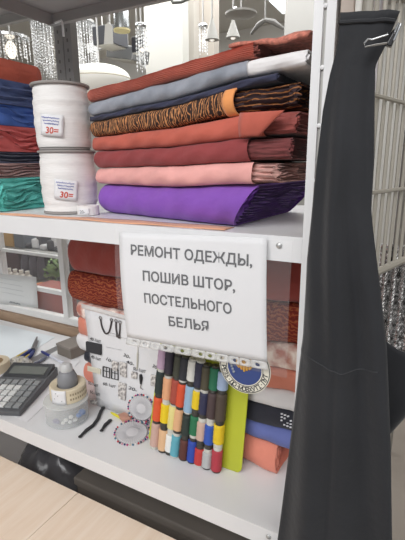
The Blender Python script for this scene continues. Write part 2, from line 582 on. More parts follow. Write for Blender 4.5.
for i in range(9):
    a = i / 8
    row = []
    for k in range(7):
        c = k / 6
        s_ = 0.0 + c * (0.085 - 0.045 * a) ; w_ = -0.006 - 0.010 * c * (1 - a) - 0.004 * math.sin(a * 3)
        z_ = 1.5765 - 0.036 * a - 0.004 * c * (1 - a)
        row.append(sp(s_, w_, z_))
    Pf.append(row)
fl.grid(Pf)
obj('loose_flap', fl, COR, r, solid=0.002)
r = bolt('black and orange tiger print fabric bolt with an orange fold', GR, oR, tR, vR, [(-0.432, 1.560, 1.594), (-0.2, 1.565, 1.602), (-0.03, 1.577, 1.618)], 0.30, TIG, TIGE, layers=5, jag=0.004, wav=0.004, seed=5, ext=0.125, ext_in=0.004)
sv = MB()
Pv = []
for i in range(5):
    s_ = -0.034 + 0.022 * i / 4
    row = []
    for k in range(15):
        a = -PI / 2 * 0.95 + PI * 0.95 * k / 14
        row.append(sp(s_ - 0.004 * math.cos(a), -0.0025 + 0.022 - 0.022 * math.cos(a), 1.5975 + 0.0215 * math.sin(a)))
    Pv.append(row)
sv.grid(Pv)
obj('orange_selvedge', sv, ORA, r, solid=0.003)
bolt('thin ink navy fabric bolt squeezed above the tiger print', GR, oR, tR, vR, [(-0.432, 1.594, 1.605), (-0.2, 1.602, 1.613), (0.06, 1.618, 1.630)], 0.30, NAVYT, None, layers=2, jag=0.002, seed=6, w0=0.004)
r = bolt('grey blue fabric bolt with white inner end under the terracotta', GR, oR, tR, vR, [(-0.432, 1.605, 1.634), (-0.2, 1.613, 1.645), (0.008, 1.630, 1.656)], 0.30, GRB, WHT, layers=2, jag=0.001, seed=8, ext=0.10, ext_in=0.002, ridge=0.12)
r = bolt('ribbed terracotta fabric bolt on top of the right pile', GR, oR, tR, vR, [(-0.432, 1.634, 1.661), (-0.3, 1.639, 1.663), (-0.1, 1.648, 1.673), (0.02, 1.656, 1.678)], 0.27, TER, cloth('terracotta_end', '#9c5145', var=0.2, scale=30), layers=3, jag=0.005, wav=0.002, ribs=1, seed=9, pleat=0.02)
fl = MB()
Pf = []
for i in range(13):
    s_ = -0.03 + 0.140 * i / 12
    row = []
    for k in range(15):
        c = k / 14
        z_ = 1.6795 - 0.0005 * i / 12 + 0.0012 * math.sin(i * 1.3 + k * 0.9)
        if k == 0: z_ -= 0.010 * min(1, max(0, (i - 3) / 4))
        if k == 1: z_ -= 0.003 * min(1, max(0, (i - 3) / 4))
        row.append(sp(s_ , 0.004 + 0.26 * (0 if k == 0 else (k - 0.6) / 14) , z_))
    Pf.append(row)
fl.grid(Pf)
obj('top_flap', fl, cloth('terracotta_speckled', '#bd6a58', var=0.3, scale=160, bump=0.6), r, solid=0.005)

oL = (-0.742, 0.028, ZM)
tL = (1, 0.0, 0)
vL = (-0.03, 1, 0)
GL = 'bolts of cloth on the middle shelf, left pile'
TEAL = cloth('teal_cloth', '#4bb3a8', var=0.22, scale=18)
BRP = cloth('dusty_rose_brown_cloth', '#ab8783', var=0.15, scale=25)
DNV = cloth('slate_navy_cloth', '#474b62')
REDL = cloth('cherry_red_cloth', '#c44f4c', var=0.12)
RBL = cloth('royal_blue_cloth', '#3a5fb0', var=0.25, scale=16)
NVL = cloth('deep_navy_cloth', '#3b4a78', var=0.08)
ROR = cloth('rust_orange_cloth', '#b54c37', var=0.10)
def lp(label, zb, zt, m, layers, seed, s1=0.0, depth=0.30, wav=0.006, jag=0.004, pleat=0.007, w0=0.0, em=None):
    bolt(label, GL, oL, tL, vL, [(-0.20, zb, zt), (s1, zb, zt)], depth, m, em, layers=layers, jag=jag, wav=wav, seed=seed, nose=0.6, pleat=pleat, w0=w0)
lp('teal fabric bolt with crumpled folds at the bottom of the left pile', ZM + .001, 1.470, TEAL, 4, 11, wav=0.011, pleat=0.005)
lp('dusty rose brown fabric bolt on the teal one', 1.470, 1.505, BRP, 3, 12, s1=-0.004)
lp('slate navy fabric bolt under the cherry red one', 1.505, 1.532, DNV, 2, 13, s1=-0.006, wav=0.002)
lp('cherry red fabric bolt in the middle of the left pile', 1.532, 1.592, REDL, 3, 14, s1=-0.002, wav=0.010, pleat=0.003)
lp('royal blue shiny fabric bolt above the cherry red', 1.592, 1.640, RBL, 2, 15, s1=-0.004, wav=0.010, pleat=0.003)
lp('deep navy fabric bolt under the rust orange one', 1.640, 1.694, NVL, 2, 16, s1=0.004, depth=0.22, wav=0.003, pleat=0.003)
lp('rust orange rounded fabric bolt on top of the left pile', 1.694, 1.742, ROR, 1, 17, s1=-0.004, depth=0.18, wav=0.0, pleat=-0.004, jag=0.001)

# thin peach cloth lying flat near the shelf edge
pc = MB()
P = []
for i in range(24):
    x = -0.735 + 0.60 * i / 23
    P.append([Vector((x, y, ZM + 0.0012 + 0.0006 * math.sin(x * 40 + y * 60))) for y in (0.008 + 0.003 * math.sin(x * 22), 0.02, 0.035, 0.05 if x > -0.5 else 0.03)])
pc.grid(P)
tag(obj('cloth_remnant', pc, cloth('peach_cloth', '#d99b78', var=0.06), solid=0.001), 'flat peach cloth strip along the front edge of the middle shelf', 'fabric')

# ------------------------------------------------------------------ reels of white elastic
TAPE = mat('white_elastic', '#e4e2e0', rough=0.7, bump=0.3, bscale=60, stretch=(1, 1, 12), var=0.03)
def cyl_map(c, R, az0, z0, roll=0.0):
    def fm(u, v):
        uu = u * math.cos(roll) - v * math.sin(roll); vv = u * math.sin(roll) + v * math.cos(roll)
        a = az0 + uu / R
        return Vector((c[0] + R * math.cos(a), c[1] + R * math.sin(a), z0 + vv))
    return fm
def flat_card(fm, w, h, nu=8, nv=4):
    b = MB()
    b.grid([[fm(w * i / nu, h * j / nv) for i in range(nu + 1)] for j in range(nv + 1)])
    return b
def scrawl(fm, u0, v0, w, amp, r=0.0006, n=34, seed=0):
    rnd = random.Random(seed); b = MB(); pts = []
    for i in range(n):
        pts.append(fm(u0 + w * i / (n - 1), v0 + amp * (math.sin(i * 1.9 + seed) * 0.6 + rnd.uniform(-0.4, 0.4))))
    b.tube(pts, r, 5)
    return b
TC = Vector((-0.598, 0.119, ZM))
def reel(label, z0, h, R, flanges, roll, tag_z, seed, cx=0.0, tag_a=0.5):
    root = thing('elastic_reel', label, 'reel', (TC.x + cx, TC.y, z0), 'reels of white elastic')
    M = Matrix.Translation((TC.x + cx, TC.y, z0))
    rnd = random.Random(seed)
    prof = []
    n = 26
    for i in range(n + 1):
        f = i / n
        bulge = 0.0035 * math.sin(f * PI) + 0.0005 * math.sin(f * 37 + seed) + rnd.uniform(-0.0007, 0.0007)
        prof.append((R + bulge, 0.006 + (h - 0.012) * f))
    wb_ = MB(); wb_.lathe(prof, 48, M, wob=lambda i, a: 0.0005 * math.sin(3 * a + i * 0.9 + seed))
    obj('elastic_winding', wb_, TAPE, root)
    for zf, rf in flanges:
        fb = MB(); fb.lathe([(0.001, zf), (rf, zf), (rf + 0.001, zf + 0.002), (rf, zf + 0.005), (0.001, zf + 0.005)], 48, M)
        obj('flange', fb, mat('grey_cardboard', '#8f8b88', rough=0.7), root)
    az = math.atan2(CAM.y - TC.y, CAM.x - TC.x)
    fm = cyl_map(TC + Vector((cx, 0, 0)), R + 0.0072, az - tag_a, tag_z, roll)
    card = obj('price_tag', flat_card(fm, 0.052, 0.044), PAPER, root, solid=0.0004)
    fm2 = cyl_map(TC + Vector((cx, 0, 0)), R + 0.0078, az - tag_a, tag_z, roll)
    sc = join(*[scrawl(fm2, 0.004 + 0.003 * i, 0.037 - 0.0062 * i, 0.040 - 0.004 * i, 0.0022, seed=seed * 5 + i) for i in range(3)])
    obj('blue_handwriting', sc, BLUE_INK, card)
    tx = text_mb('30=', 0.0185, lambda u, v: fm2(0.013 + u, 0.005 + v), shear=0.1, off=0.0004)
    obj('red_price', tx, RED_INK, card, smooth=False)
    return root
reel('white elastic reel standing on the shelf, lower of two, tag priced 30', ZM + 0.001, 0.141, 0.0600, [(0.0, 0.062), (0.1355, 0.0645)], -0.12, ZM + 0.037, 2, 0.004, 0.56)
reel('white elastic reel with grey rim on top of the other reel', ZM + 0.1425, 0.141, 0.0585, [(0.0, 0.056), (0.1355, 0.0635)], -0.10, ZM + 0.1425 + 0.031, 5, 0.0, 0.82)

# small roll beside the reels
SRc = Vector((-0.515, 0.092, ZM + 0.001))
sr = thing('tape_roll', 'small white tape roll lying at the foot of the elastic reels', 'tape roll', SRc)
b = MB(); b.lathe([(0.009, 0), (0.0235, 0), (0.024, 0.002), (0.024, 0.018), (0.0235, 0.020), (0.009, 0.020), (0.009, 0.0)], 36, Matrix.Translation(SRc))
obj('tape_winding', b, TAPE, sr)
az = math.atan2(CAM.y - SRc.y, CAM.x - SRc.x)
fm = cyl_map(SRc, 0.0248, az - 0.95, ZM - 0.0, 0.02)
fm2 = cyl_map(SRc, 0.0254, az - 0.95, ZM - 0.0, 0.02)
cd = obj('price_tag', flat_card(lambda u, v: fm(u, v + 0.003), 0.026, 0.013), PAPER, sr, solid=0.0004)
obj('handwriting', text_mb('20-', 0.010, lambda u, v: fm2(0.004 + u, 0.0055 + v)), INK, cd, smooth=False)

# ------------------------------------------------------------------ the sign in its plastic pocket
sg = thing('paper_sign', 'white paper sign in a clear pocket hanging from the middle shelf edge', 'sign', (-0.2, -0.004, 1.38))
def sign_y(x, z):
    return -0.0065 - 0.006 * math.sin((1.385 - z) * 14) * (0.6 + 0.4 * math.sin(x * 17 + 1)) * (1 if z < 1.37 else 0.3)
TLs, TRs, BLs, BRs = at(119.5, 232, -.006), at(267, 238, -.006), at(127.5, 337, -.006), at(267.5, 362, -.006)
def sign_pt(u, v, off=0.0):
    a = TLs.lerp(TRs, u); c = BLs.lerp(BRs, u)
    p = a.lerp(c, v); p.y = sign_y(p.x, p.z) - off
    return p
b = MB(); b.grid([[sign_pt(i / 24, j / 18) for i in range(25)] for j in range(19)])
obj('paper_sheet', b, PAPER, sg, solid=0.0005)
def film(x0, x1, z0, z1, off):
    b = MB(); b.grid([[Vector((x0 + (x1 - x0) * i / 20, sign_y(x0 + (x1 - x0) * i / 20, z0 + (z1 - z0) * j / 12) - off, z0 + (z1 - z0) * j / 12)) for i in range(21)] for j in range(13)])
    return b
obj('plastic_pocket', film(-0.356, -0.012, 1.157, 1.384, 0.0022), film_mat('glossy_pocket_film', '#ffffff', 0.93, 0.15), sg)
# punched strip along the bottom of the pocket
b = MB()
SL, SR = at(126, 344, -.006), at(268.5, 370, -.006)
def strip_pt(u, v):
    a = sign_pt(u, 1.0); c = SL.lerp(SR, u); p = a.lerp(c, v); p.y = a.y - 0.0006; return p
holes = [0.07, 0.155, 0.235, 0.315, 0.44, 0.57, 0.635, 0.715, 0.80, 0.855, 0.94]
edges = [0.0] + [(a + c) / 2 for a, c in zip(holes[:-1], holes[1:])] + [1.0]
for h, e0, e1 in zip(holes, edges[:-1], edges[1:]):
    n = 24; outer = []; inner = []
    for k in range(n):
        a = 2 * PI * k / n + PI / n
        ca, sa = math.cos(a), math.sin(a)
        q = max(abs(ca), abs(sa))
        uu = h + ((e1 - h) if ca > 0 else (h - e0)) * max(-1, min(1, ca / q)); vv = 0.5 + 0.5 * max(-1, min(1, sa / q))
        outer.append(strip_pt(uu, vv)); inner.append(strip_pt(h + 0.0135 * ca, 0.5 + 0.22 * sa))
    b.add(outer + inner, [(k, (k + 1) % n, n + (k + 1) % n, n + k) for k in range(n)])
obj('punched_strip', b, STRIP, sg, solid=0.0003)
lines = [('РЕМОНТ ОДЕЖДЫ,', (132.5, 254), (253, 266), 0.0255), ('ПОШИВ ШТОР,', (145, 279.5), (236, 291), 0.0255), ('ПОСТЕЛЬНОГО', (146.5, 301.5), (232.5, 313.5), 0.0255), ('БЕЛЬЯ', (170, 325), (209.5, 331), 0.0255)]
lm = []
for body, p0, p1, size in lines:
    A, B = at(*p0, -.006), at(*p1, -.006)
    W = (B - A).length
    d = (B - A).normalized()
    up = Vector((-d.z, 0, d.x))
    def fm(u, v, A=A, d=d, up=up):
        p = A + d * u + up * v
        p.y = sign_y(p.x, p.z) - 0.0009
        return p
    lm.append(text_mb(body, size, fm, width=W, off=0.0006))
obj('lettering', join(*lm), INK, sg, smooth=False)

# round emblem tucked behind the bottom of the sign
ec = at(244.5, 368, 0.006)
ER = 0.0485
em = thing('round_emblem', 'round navy and white emblem hanging below the sign corner', 'emblem', ec)
ME = Matrix.Translation(ec) @ Matrix.Rotation(PI / 2, 4, 'X')
def disc(r0, r1, z0, z1, n=56):
    b = MB()
    if r0 <= 0: b.lathe([(r1, z0), (r1, z1), (0.0001, z1)], n, ME)
    else: b.lathe([(r0, z0), (r1, z0), (r1, z1), (r0, z1), (r0, z0)], n, ME)
    return b
obj('backing_disc', disc(0, ER, -0.001, 0.0005), mat('emblem_cream', '#e6e2d2', rough=0.6), em)
obj('rim_line', join(disc(ER * 0.945, ER * 0.975, 0.0004, 0.0008), disc(ER * 0.70, ER * 0.725, 0.0004, 0.0008)), mat('emblem_black', '#2b2c30', rough=0.6), em)
obj('blue_field', disc(0, ER * 0.66, -0.0005, 0.0009), mat('emblem_blue', '#34477f', rough=0.6), em)
ltr = []
txt = 'РЕЗ5·ДО·МОВХУТІ·ЛУТ'
for i, ch in enumerate(txt):
    if ch == ' ': continue
    a = math.radians(188 + 164 * i / (len(txt) - 1))
    c_ = Vector((math.cos(a), math.sin(a))); tg = Vector((-math.sin(a), math.cos(a))); up = -c_
    def fm(u, v, c_=c_, tg=tg, up=up):
        q = c_ * (ER * 0.915) + tg * u + up * v
        return ME @ Vector((q.x, q.y, 0.0011))
    ltr.append(text_mb(ch, 0.0115, fm, align='CENTER', off=0.0003))
obj('ring_lettering', join(*ltr), mat('emblem_letter', '#33353b', rough=0.7), em, smooth=False)
b = MB()
for i in range(5):
    x = -0.012 + 0.006 * i
    b.tube([ME @ Vector((x, 0.020, 0.001)), ME @ Vector((x * 1.05, 0.006, 0.0015)), ME @ Vector((x * 0.8, -0.006 + 0.003 * abs(i - 2), 0.001))], [0.0032, 0.0036, 0.002], 8)
obj('golden_motif', b, mat('emblem_gold', '#d9a441', rough=0.5), em)
b = MB()
for i in range(4):
    p = ME @ Vector((-0.026 + 0.002 * i, 0.004 - 0.005 * i, 0.0012))
    b.ball(p, 0.0026, 8, 5)
obj('leaf_motif', b, mat('emblem_green', '#9aa0a8', rough=0.5), em)

# ------------------------------------------------------------------ stack of cloth on the lower shelf
oB = (-0.03, 0.125, ZL)
tB = (0.63, -0.1165, 0)
vB = (0.05, 1, 0)
GB = 'bolts of cloth stacked on the lower shelf'
CORL = cloth('coral_pink_cloth', '#dd7d66', var=0.06)
BLU = cloth('periwinkle_blue_cloth', '#5a66a8', var=0.08)
NVP = cloth('black_navy_cloth', '#23242e', var=0.06)
FLO = mat('pink_floral_cloth', '#cf8676', rough=0.85, var=0.2, scale=34, col2='#f2e0d6', bump=0.2, bscale=90)
RPAT = banded('rust_patterned_cloth', [(0.0, '#6e2a22'), (0.5, '#8a3328'), (0.75, '#96402e'), (1.0, '#a8643f')], scale=34, dist=10, detail=4, dscale=2, direction='Z')
RPL = cloth('dark_red_velvet', '#a23a32', var=0.07, rough=0.8, sheen=0.3)
bolt('coral pink rolled fabric at the bottom of the lower stack', GB, oB, tB, vB, [(-0.735, ZL + .001, 0.893), (-0.1, ZL + .001, 0.905), (-0.042, ZL + .001, 0.908)], 0.22, CORL, None, layers=5, jag=0.002, wav=0.004, seed=21, pleat=0.012, round_left=0.25, nose=0.45)
bolt('periwinkle blue fabric bolt on the coral roll beside the black garment', GB, oB, tB, vB, [(-0.60, 0.893, 0.905), (-0.1, 0.905, 0.947), (0.0, 0.911, 0.961)], 0.22, BLU, None, layers=3, jag=0.002, seed=22)
rn = bolt('black navy fabric bolt with white printed marks at its end', GB, oB, tB, vB, [(-0.72, 0.905, 0.939), (-0.1, 0.947, 0.995), (0.0, 0.961, 1.008)], 0.22, NVP, None, layers=3, jag=0.002, seed=23, round_left=0.25, nose=0.45)
bolt('white fabric bolt between the black navy and coral cloths', GB, oB, tB, vB, [(-0.755, 0.939, 0.990), (-0.1, 0.995, 1.037), (0.0, 1.008, 1.051)], 0.22, WHT, None, layers=3, jag=0.002, seed=24, round_left=0.25, nose=0.45)
bolt('salmon coral fabric bolt under the floral cloth of the lower stack', GB, oB, tB, vB, [(-0.745, 0.990, 1.047), (-0.1, 1.037, 1.086), (0.0, 1.051, 1.098)], 0.22, cloth('salmon_coral_cloth', '#d5795f', var=0.08), None, layers=3, jag=0.002, seed=25, round_left=0.25, nose=0.45)
bolt('pale floral fabric bolt beneath the dark red patterned one', GB, oB, tB, vB, [(-0.74, 1.047, 1.097), (-0.1, 1.086, 1.139), (0.0, 1.098, 1.153)], 0.22, FLO, None, layers=3, jag=0.003, seed=26, round_left=0.25, nose=0.45)
bolt('rust patterned fabric bolt with tasselled fold under the dark red one', GB, oB, tB, vB, [(-0.79, 1.097, 1.187), (-0.1, 1.139, 1.226), (0.0, 1.153, 1.234)], 0.22, RPAT, None, layers=5, jag=0.004, wav=0.004, seed=27, round_left=0.35, nose=0.45)
bolt('plain dark red fabric bolt topping the lower stack', GB, oB, tB, vB, [(-0.775, 1.187, 1.296), (-0.1, 1.226, 1.321), (0.0, 1.234, 1.327)], 0.22, RPL, None, layers=5, jag=0.002, wav=0.003, seed=28, round_left=0.9, nose=0.6)
pm = MB()
T = Vector(tB).normalized()
for i in range(4):
    for j in range(4):
        if (i * 3 + j * 5) % 4 == 0: continue
        c = Vector(oB) + T * (-0.030 + 0.007 * i) + Vector((0, -0.0012, 0)); zc = 0.975 + 0.0075 * j
        pm.tube([c + Vector((-0.002, 0, zc - c.z)), c + Vector((0.002, 0, zc - c.z + 0.0015))], 0.0018, 6)
obj('printed_marks', pm, mat('print_white', '#cfd0d6', rough=0.8), rn)

# ------------------------------------------------------------------ lime card and spools of thread
lean = 0.09
def lime_y(z): return 0.112 + (z - ZL) * lean
def lime_pt(x, y, off=0.0):
    n = Vector((0, 1, -lean)).normalized()
    p0 = Vector((0, 0.112 - off, ZL))
    return on_plane(x, y, p0, n)
b = MB()
cBL, cBR, cTR, cTL = lime_pt(148.5, 441.5), lime_pt(241, 480.5), lime_pt(252, 352), lime_pt(161.5, 336)
for c in (cBL, cBR):
    c.z = max(c.z, ZL + 0.0005)
cBR.z = cBL.z = ZL + 0.001
cBR.y = cBL.y = lime_y(ZL)
def quadpt(u, v): return cBL.lerp(cBR, u).lerp(cTL.lerp(cTR, u), v)
out = []
rr = 0.05
for (cu, cv, a0) in ((rr, rr, PI), (1 - rr, rr, 1.5 * PI), (1 - rr, 1 - rr, 0), (rr, 1 - rr, 0.5 * PI)):
    for k in range(6):
        a = a0 + PI / 2 * k / 5
        out.append(quadpt(cu + rr * math.cos(a), cv + rr * math.sin(a)))
b.add(out, [tuple(range(len(out)))])
tag(obj('lime_card', b, mat('lime_plastic', '#b9c032', rough=0.4, var=0.05, scale=5), solid=0.004, bevel=0.001), 'lime green plastic card standing behind the thread spools', 'card')

SPOOLS = [
 [('lilac', '#b79cb4', (163.9, 347), (163, 368.5)), ('black green', '#22302f', (161.7, 370), (161, 393)), ('bright orange', '#d9562f', (158.5, 396), (157.7, 419.6)), ('rosy beige', '#c9a699', (155.5, 421.5), (154.4, 444.6))],
 [('dark aubergine', '#2f2a38', (171, 350), (170.4, 372.6)), ('peach', '#dfa57c', (169, 377), (168.5, 398.5)), ('yellow', '#e8c91c', (166.6, 403), (165.8, 421.5)), ('pale apricot', '#e0b68c', (163, 428), (162.5, 448.7))],
 [('dark olive', '#3f4136', (180, 355), (179.4, 376.7)), ('brick red', '#a4493b', (177.5, 378), (176, 402.5)), ('pale cream yellow', '#e2d78c', (175.3, 405), (174.5, 428.3)), ('white', '#eaeae6', (170.4, 433.7), (169.3, 450))],
 [('charcoal', '#2d2f36', (186, 357), (185.6, 379.4)), ('vermilion orange', '#d4502f', (186, 383.5), (184.8, 406.6)), ('apricot', '#dfae82', (182, 408), (180.7, 429.7)), ('turquoise blue', '#5fa8b8', (176, 433.7), (174.8, 459.6))],
 [('ivory white', '#dcdcd6', (193.8, 360), (193, 380)), ('sky blue', '#94b4cf', (191.6, 385), (190.3, 412)), ('bottle green', '#27342f', (189, 413), (187.5, 433.7)), ('chocolate brown', '#5a3029', (184.8, 437.8), (183.5, 461))],
 [('midnight navy', '#2a2b42', (201, 361.7), (199.8, 386)), ('lemon yellow', '#e5c51d', (199, 390), (198, 408)), ('emerald green', '#24704b', (196, 414.7), (195, 433.7)), ('cobalt blue', '#2c4aa8', (192.4, 439), (191.6, 461))],
 [('dark khaki', '#4b4636', (207.4, 365.8), (206.6, 389)), ('dark navy', '#2d2f4c', (206, 391.6), (204.7, 413)), ('pinkish tan', '#cbac9c', (203.3, 420.7), (202.5, 439)), ('scarlet red', '#c23b38', (199.8, 447), (199, 467.7))],
 [('forest green', '#1f6a4c', (216, 367), (215.3, 389)), ('dark plum brown', '#4a3b3c', (213.9, 391.6), (212.6, 417.4)), ('royal blue', '#2f55b0', (211, 423.7), (210.7, 443)), ('pale grey', '#b6b8b8', (207, 451.4), (206.6, 471.8))],
 [('powder blue', '#9fb2cf', (223.7, 371), (222.9, 389)), ('dark taupe', '#4d4238', (222.9, 393), (222.3, 420)), ('sunny yellow', '#e6c422', (221.5, 424), (220.7, 443)), ('crimson', '#b03845', (217.4, 448.7), (216, 474.5))],
]
ORD = ['first', 'second', 'third', 'fourth', 'fifth', 'sixth', 'seventh', 'eighth', 'ninth']
ROWN = ['topmost', 'second highest', 'second lowest', 'lowest']
SR_ = 0.0122
CORE_D = mat('dark_spool_plastic', '#3d3b36', rough=0.35)
CORE_L = mat('pale_spool_plastic', '#c9c8c0', rough=0.35)
for ci, colm in enumerate(SPOOLS):
    ends = [(lime_pt(*a, off=0.0175), lime_pt(*c, off=0.0175)) for _, _, a, c in colm]
    # the column stands on the shelf: base a little under the lowest thread
    bot = ends[3][1].copy()
    lowz = ZL + 0.0062
    if bot.z < lowz: bot.z = lowz
    top = ends[0][0]
    base = bot.copy(); base.z = ZL + 0.001
    levels = []
    for k in range(4):
        levels.append(ends[k][0].z)
    bounds = [top.z + 0.005] + [(ends[k][1].z + ends[k + 1][0].z) / 2 for k in range(3)] + [base.z]
    for k, (cn, hexc, _, _) in enumerate(colm):
        zt, zb = bounds[k], bounds[k + 1]
        def along(zz):
            f = (zz - base.z) / (top.z - base.z)
            return base.lerp(Vector((top.x, top.y, top.z)), f)
        p0, p1 = along(zb), along(zt)
        ax = (p1 - p0); Ls = ax.length - 0.0006
        q = ax.to_track_quat('Z', 'Y').to_matrix().to_4x4()
        M = Matrix.Translation(p0) @ q
        root = thing('thread_spool', '%s thread spool, %s in the %s column from the price card' % (cn, ROWN[k], ORD[ci]), 'thread spool', p0, 'thread spools in front of the lime card')
        tb_ = max(0.0035, ends[k][1].z - zb); tt_ = max(0.0035, zt - ends[k][0].z)
        tb_ = min(tb_, Ls * 0.26); tt_ = min(tt_, Ls * 0.18)
        R0 = SR_
        b = MB(); n = 10
        b.lathe([(R0 * 0.90, tb_)] + [(R0 + 0.0004 * math.sin(i * 2.4), tb_ + 0.001 + (Ls - tb_ - tt_ - 0.002) * i / n) for i in range(n + 1)] + [(R0 * 0.90, Ls - tt_)], 22, M)
        obj('thread', b, mat('thread_' + cn.replace(' ', '_'), hexc, rough=0.55, bump=0.25, bscale=40, stretch=(1, 1, 60), var=0.05, scale=80), root)
        b = MB()
        b.lathe([(R0 * 0.82, 0), (R0 * 0.86, 0.001), (R0 * 0.78, tb_), (R0 * 0.5, tb_ + 0.0005)], 20, M)
        obj('spool_foot', b, CORE_D if (ci * 5 + k) % 3 else CORE_L, root)
        b = MB()
        b.lathe([(R0 * 0.5, Ls - tt_ - 0.0005), (R0 * 0.78, Ls - tt_), (R0 * 0.84, Ls - 0.001), (R0 * 0.80, Ls), (R0 * 0.3, Ls), (R0 * 0.3, Ls - 0.003)], 20, M)
        obj('spool_cap', b, CORE_L if (ci * 7 + k * 3) % 5 in (0, 3) else CORE_D, root)

# ------------------------------------------------------------------ price card in its sleeve with notions hanging on it
bn = Vector((0, 1, -0.06)).normalized()
bp0 = Vector((-0.5, 0.170, ZL))
def bd(x, y, off=0.0): return on_plane(x, y, bp0 - Vector((0, off, 0)), bn)
pcd = thing('price_card', 'white price card in a clear sleeve leaning on the cloth stack', 'card', (-0.53, 0.170, ZL))
c4 = [bd(97, 404), bd(156, 424.5), bd(172, 333), bd(84.5, 309)]
for c in c4[:2]:
    c.z = ZL + 0.001; c.y = 0.170
def cardpt(u, v, off=0.0):
    p = c4[0].lerp(c4[1], u).lerp(c4[3].lerp(c4[2], u), v); p.y -= off; return p
b = MB(); b.grid([[cardpt(i / 10, j / 10) for i in range(11)] for j in range(11)])
obj('card_sheet', b, PAPER, pcd, solid=0.0015)
b = MB(); b.grid([[cardpt(-0.02 + 1.04 * i / 10, 0.005 + 1.02 * j / 10, 0.0016) for i in range(11)] for j in range(11)])
obj('clear_sleeve', b, film_mat('sleeve_film', '#ffffff', 0.92, 0.15), pcd)
b = MB(); b.grid([[cardpt(-0.03 + 1.04 * i / 10, 1.005 + 0.045 * j / 3, 0.001) for i in range(11)] for j in range(4)])
obj('sleeve_strip', b, STRIP, pcd, solid=0.0003)
prices = [('40-1шт', 90, 340, 11), ('40-1шт', 91, 358, 10), ('50-1шт', 88, 384, 10), ('60-1шт', 103, 385, 13), ('30-', 123, 356, 7), ('40-', 126, 363, 8), ('60-1шт', 133, 341, 12), ('50-1шт', 133, 370, 13), ('20-', 128, 389, 9), ('30-', 152, 367, 6), ('50-1шт', 90, 393, 10), ('10-', 106, 360, 6)]
pm = []
for body, x, y, wpx in prices:
    A, B = bd(x, y, 0.0022), bd(x + wpx, y + 3.2, 0.0022)
    d = (B - A).normalized(); up = Vector((-d.z, 0.06, d.x)).normalized()
    pm.append(text_mb(body, 0.0135, lambda u, v, A=A, d=d, up=up: A + d * u + up * v, width=(B - A).length, shear=0.2, off=0.0001))
obj('handwritten_prices', join(*pm), BLACK_INK, pcd, smooth=False)
nm = []
for i, (x, y, wpx) in enumerate([(108, 335, 20), (106, 347, 16), (110, 333, 10), (92, 398, 9)]):
    A, B = bd(x, y, 0.0022), bd(x + wpx, y + wpx * 0.2, 0.0022)
    nm.append(scrawl(lambda u, v, A=A, B=B: A + (B - A).normalized() * u + Vector((0, 0.06, 1)) * v, 0, 0, (B - A).length, 0.0018, r=0.00035, n=40, seed=i))
for q_ in nm: obj('faint_note', q_, mat('faint_grey_ink', '#a9a9ac', rough=0.8), pcd)

GN = 'notions fixed to the price card'
def cord(label, pts, r=0.0022, nm_='cord_loop'):
    w = [bd(x, y, 0.0035) for x, y in pts]
    root = thing(nm_, label, 'cord', w[0], GN)
    # smooth the path
    fine = []
    for i in range(len(w) - 1):
        p0, p1, p2, p3 = w[max(i - 1, 0)], w[i], w[i + 1], w[min(i + 2, len(w) - 1)]
        for k in range(8):
            t = k / 8
            fine.append(0.5 * ((2 * p1) + (p2 - p0) * t + (2 * p0 - 5 * p1 + 4 * p2 - p3) * t * t + (3 * p1 - p0 - 3 * p2 + p3) * t ** 3))
    fine.append(w[-1])
    b = MB(); b.tube(fine, r, 8)
    obj('cord', b, mat('brown_black_cord', '#41393a', rough=0.7), root)
    for e in (w[0], w[-1]):
        b = MB()
        ring = [e + Vector((0.0042 * math.cos(a), 0, 0.0042 * math.sin(a) + 0.003)) for a in [2 * PI * i / 14 for i in range(15)]]
        b.tube(ring, 0.0012, 6)
        obj('end_loop', b, mat('dull_steel', '#8c8a8a', rough=0.35, metal=0.8), root)
cord('dark cord bent in a wide U on the price card top', [(100.5, 319), (102, 327), (105, 333), (108, 333), (110, 329), (111.5, 321)])
cord('dark straight cord beside the U shaped one on the card', [(116, 322), (116, 328), (117.5, 337)])
cord('dark straight cord furthest from the U shaped one on the card', [(120, 323.5), (119.8, 330), (119, 338)])

def card_box(name, label, cat, corners, th, m, off=0.002, parts=None, bevel=0.0008):
    pts = [bd(x, y, off) for x, y in corners]
    b = MB(); front = [p - Vector((0, th, 0)) for p in pts]
    n = len(pts)
    b.add(pts + front, [tuple(range(n))[::-1], tuple(range(n, 2 * n))] + [(i, (i + 1) % n, n + (i + 1) % n, n + i) for i in range(n)])
    return tag(obj(name, b, m, smooth=False, bevel=bevel), label, cat, GN)
card_box('hook_tape_pack', 'black rectangular pack fixed at the upper left of the price card', 'pack', [(87, 341), (102, 344), (102, 354.5), (87.5, 351)], 0.006, mat('black_velcro', '#37373a', rough=0.9, bump=0.5, bscale=200))
card_box('elastic_strip_pack', 'cream strip pack below the black one on the price card', 'pack', [(88, 365.5), (101, 369), (101, 374), (88, 370.5)], 0.003, mat('cream_strip', '#d9d4c0', rough=0.7))
def buckle(label, x, y):
    root_pts = [(x, y), (x + 6.5, y + 1.5), (x + 6.5, y + 11.5), (x, y + 10)]
    w = [bd(px_, py_, 0.004) for px_, py_ in root_pts]
    b = MB()
    b.tube(w + [w[0]], 0.0016, 6); b.tube([(w[0] + w[1]) / 2, (w[2] + w[3]) / 2], 0.0011, 6)
    b.tube([w[0] * 0.6 + w[3] * 0.4, w[1] * 0.6 + w[2] * 0.4], 0.0011, 6)
    tag(obj('strap_buckle', b, mat('black_enamel', '#232326', rough=0.35)), label, 'buckle', GN)
buckle('black frame buckle nearer the cream strip on the card', 103, 366.5)
buckle('black frame buckle nearer the clear packets on the card', 111.5, 368.5)
CLR = mat('silver_bits', '#a09a98', rough=0.35, var=0.35, scale=160, col2='#d0ccc8', bump=0.6, bscale=220)
def pouch(label, corners):
    card_box('notions_packet', label, 'packet', corners, 0.005, CLR, bevel=0.0015)
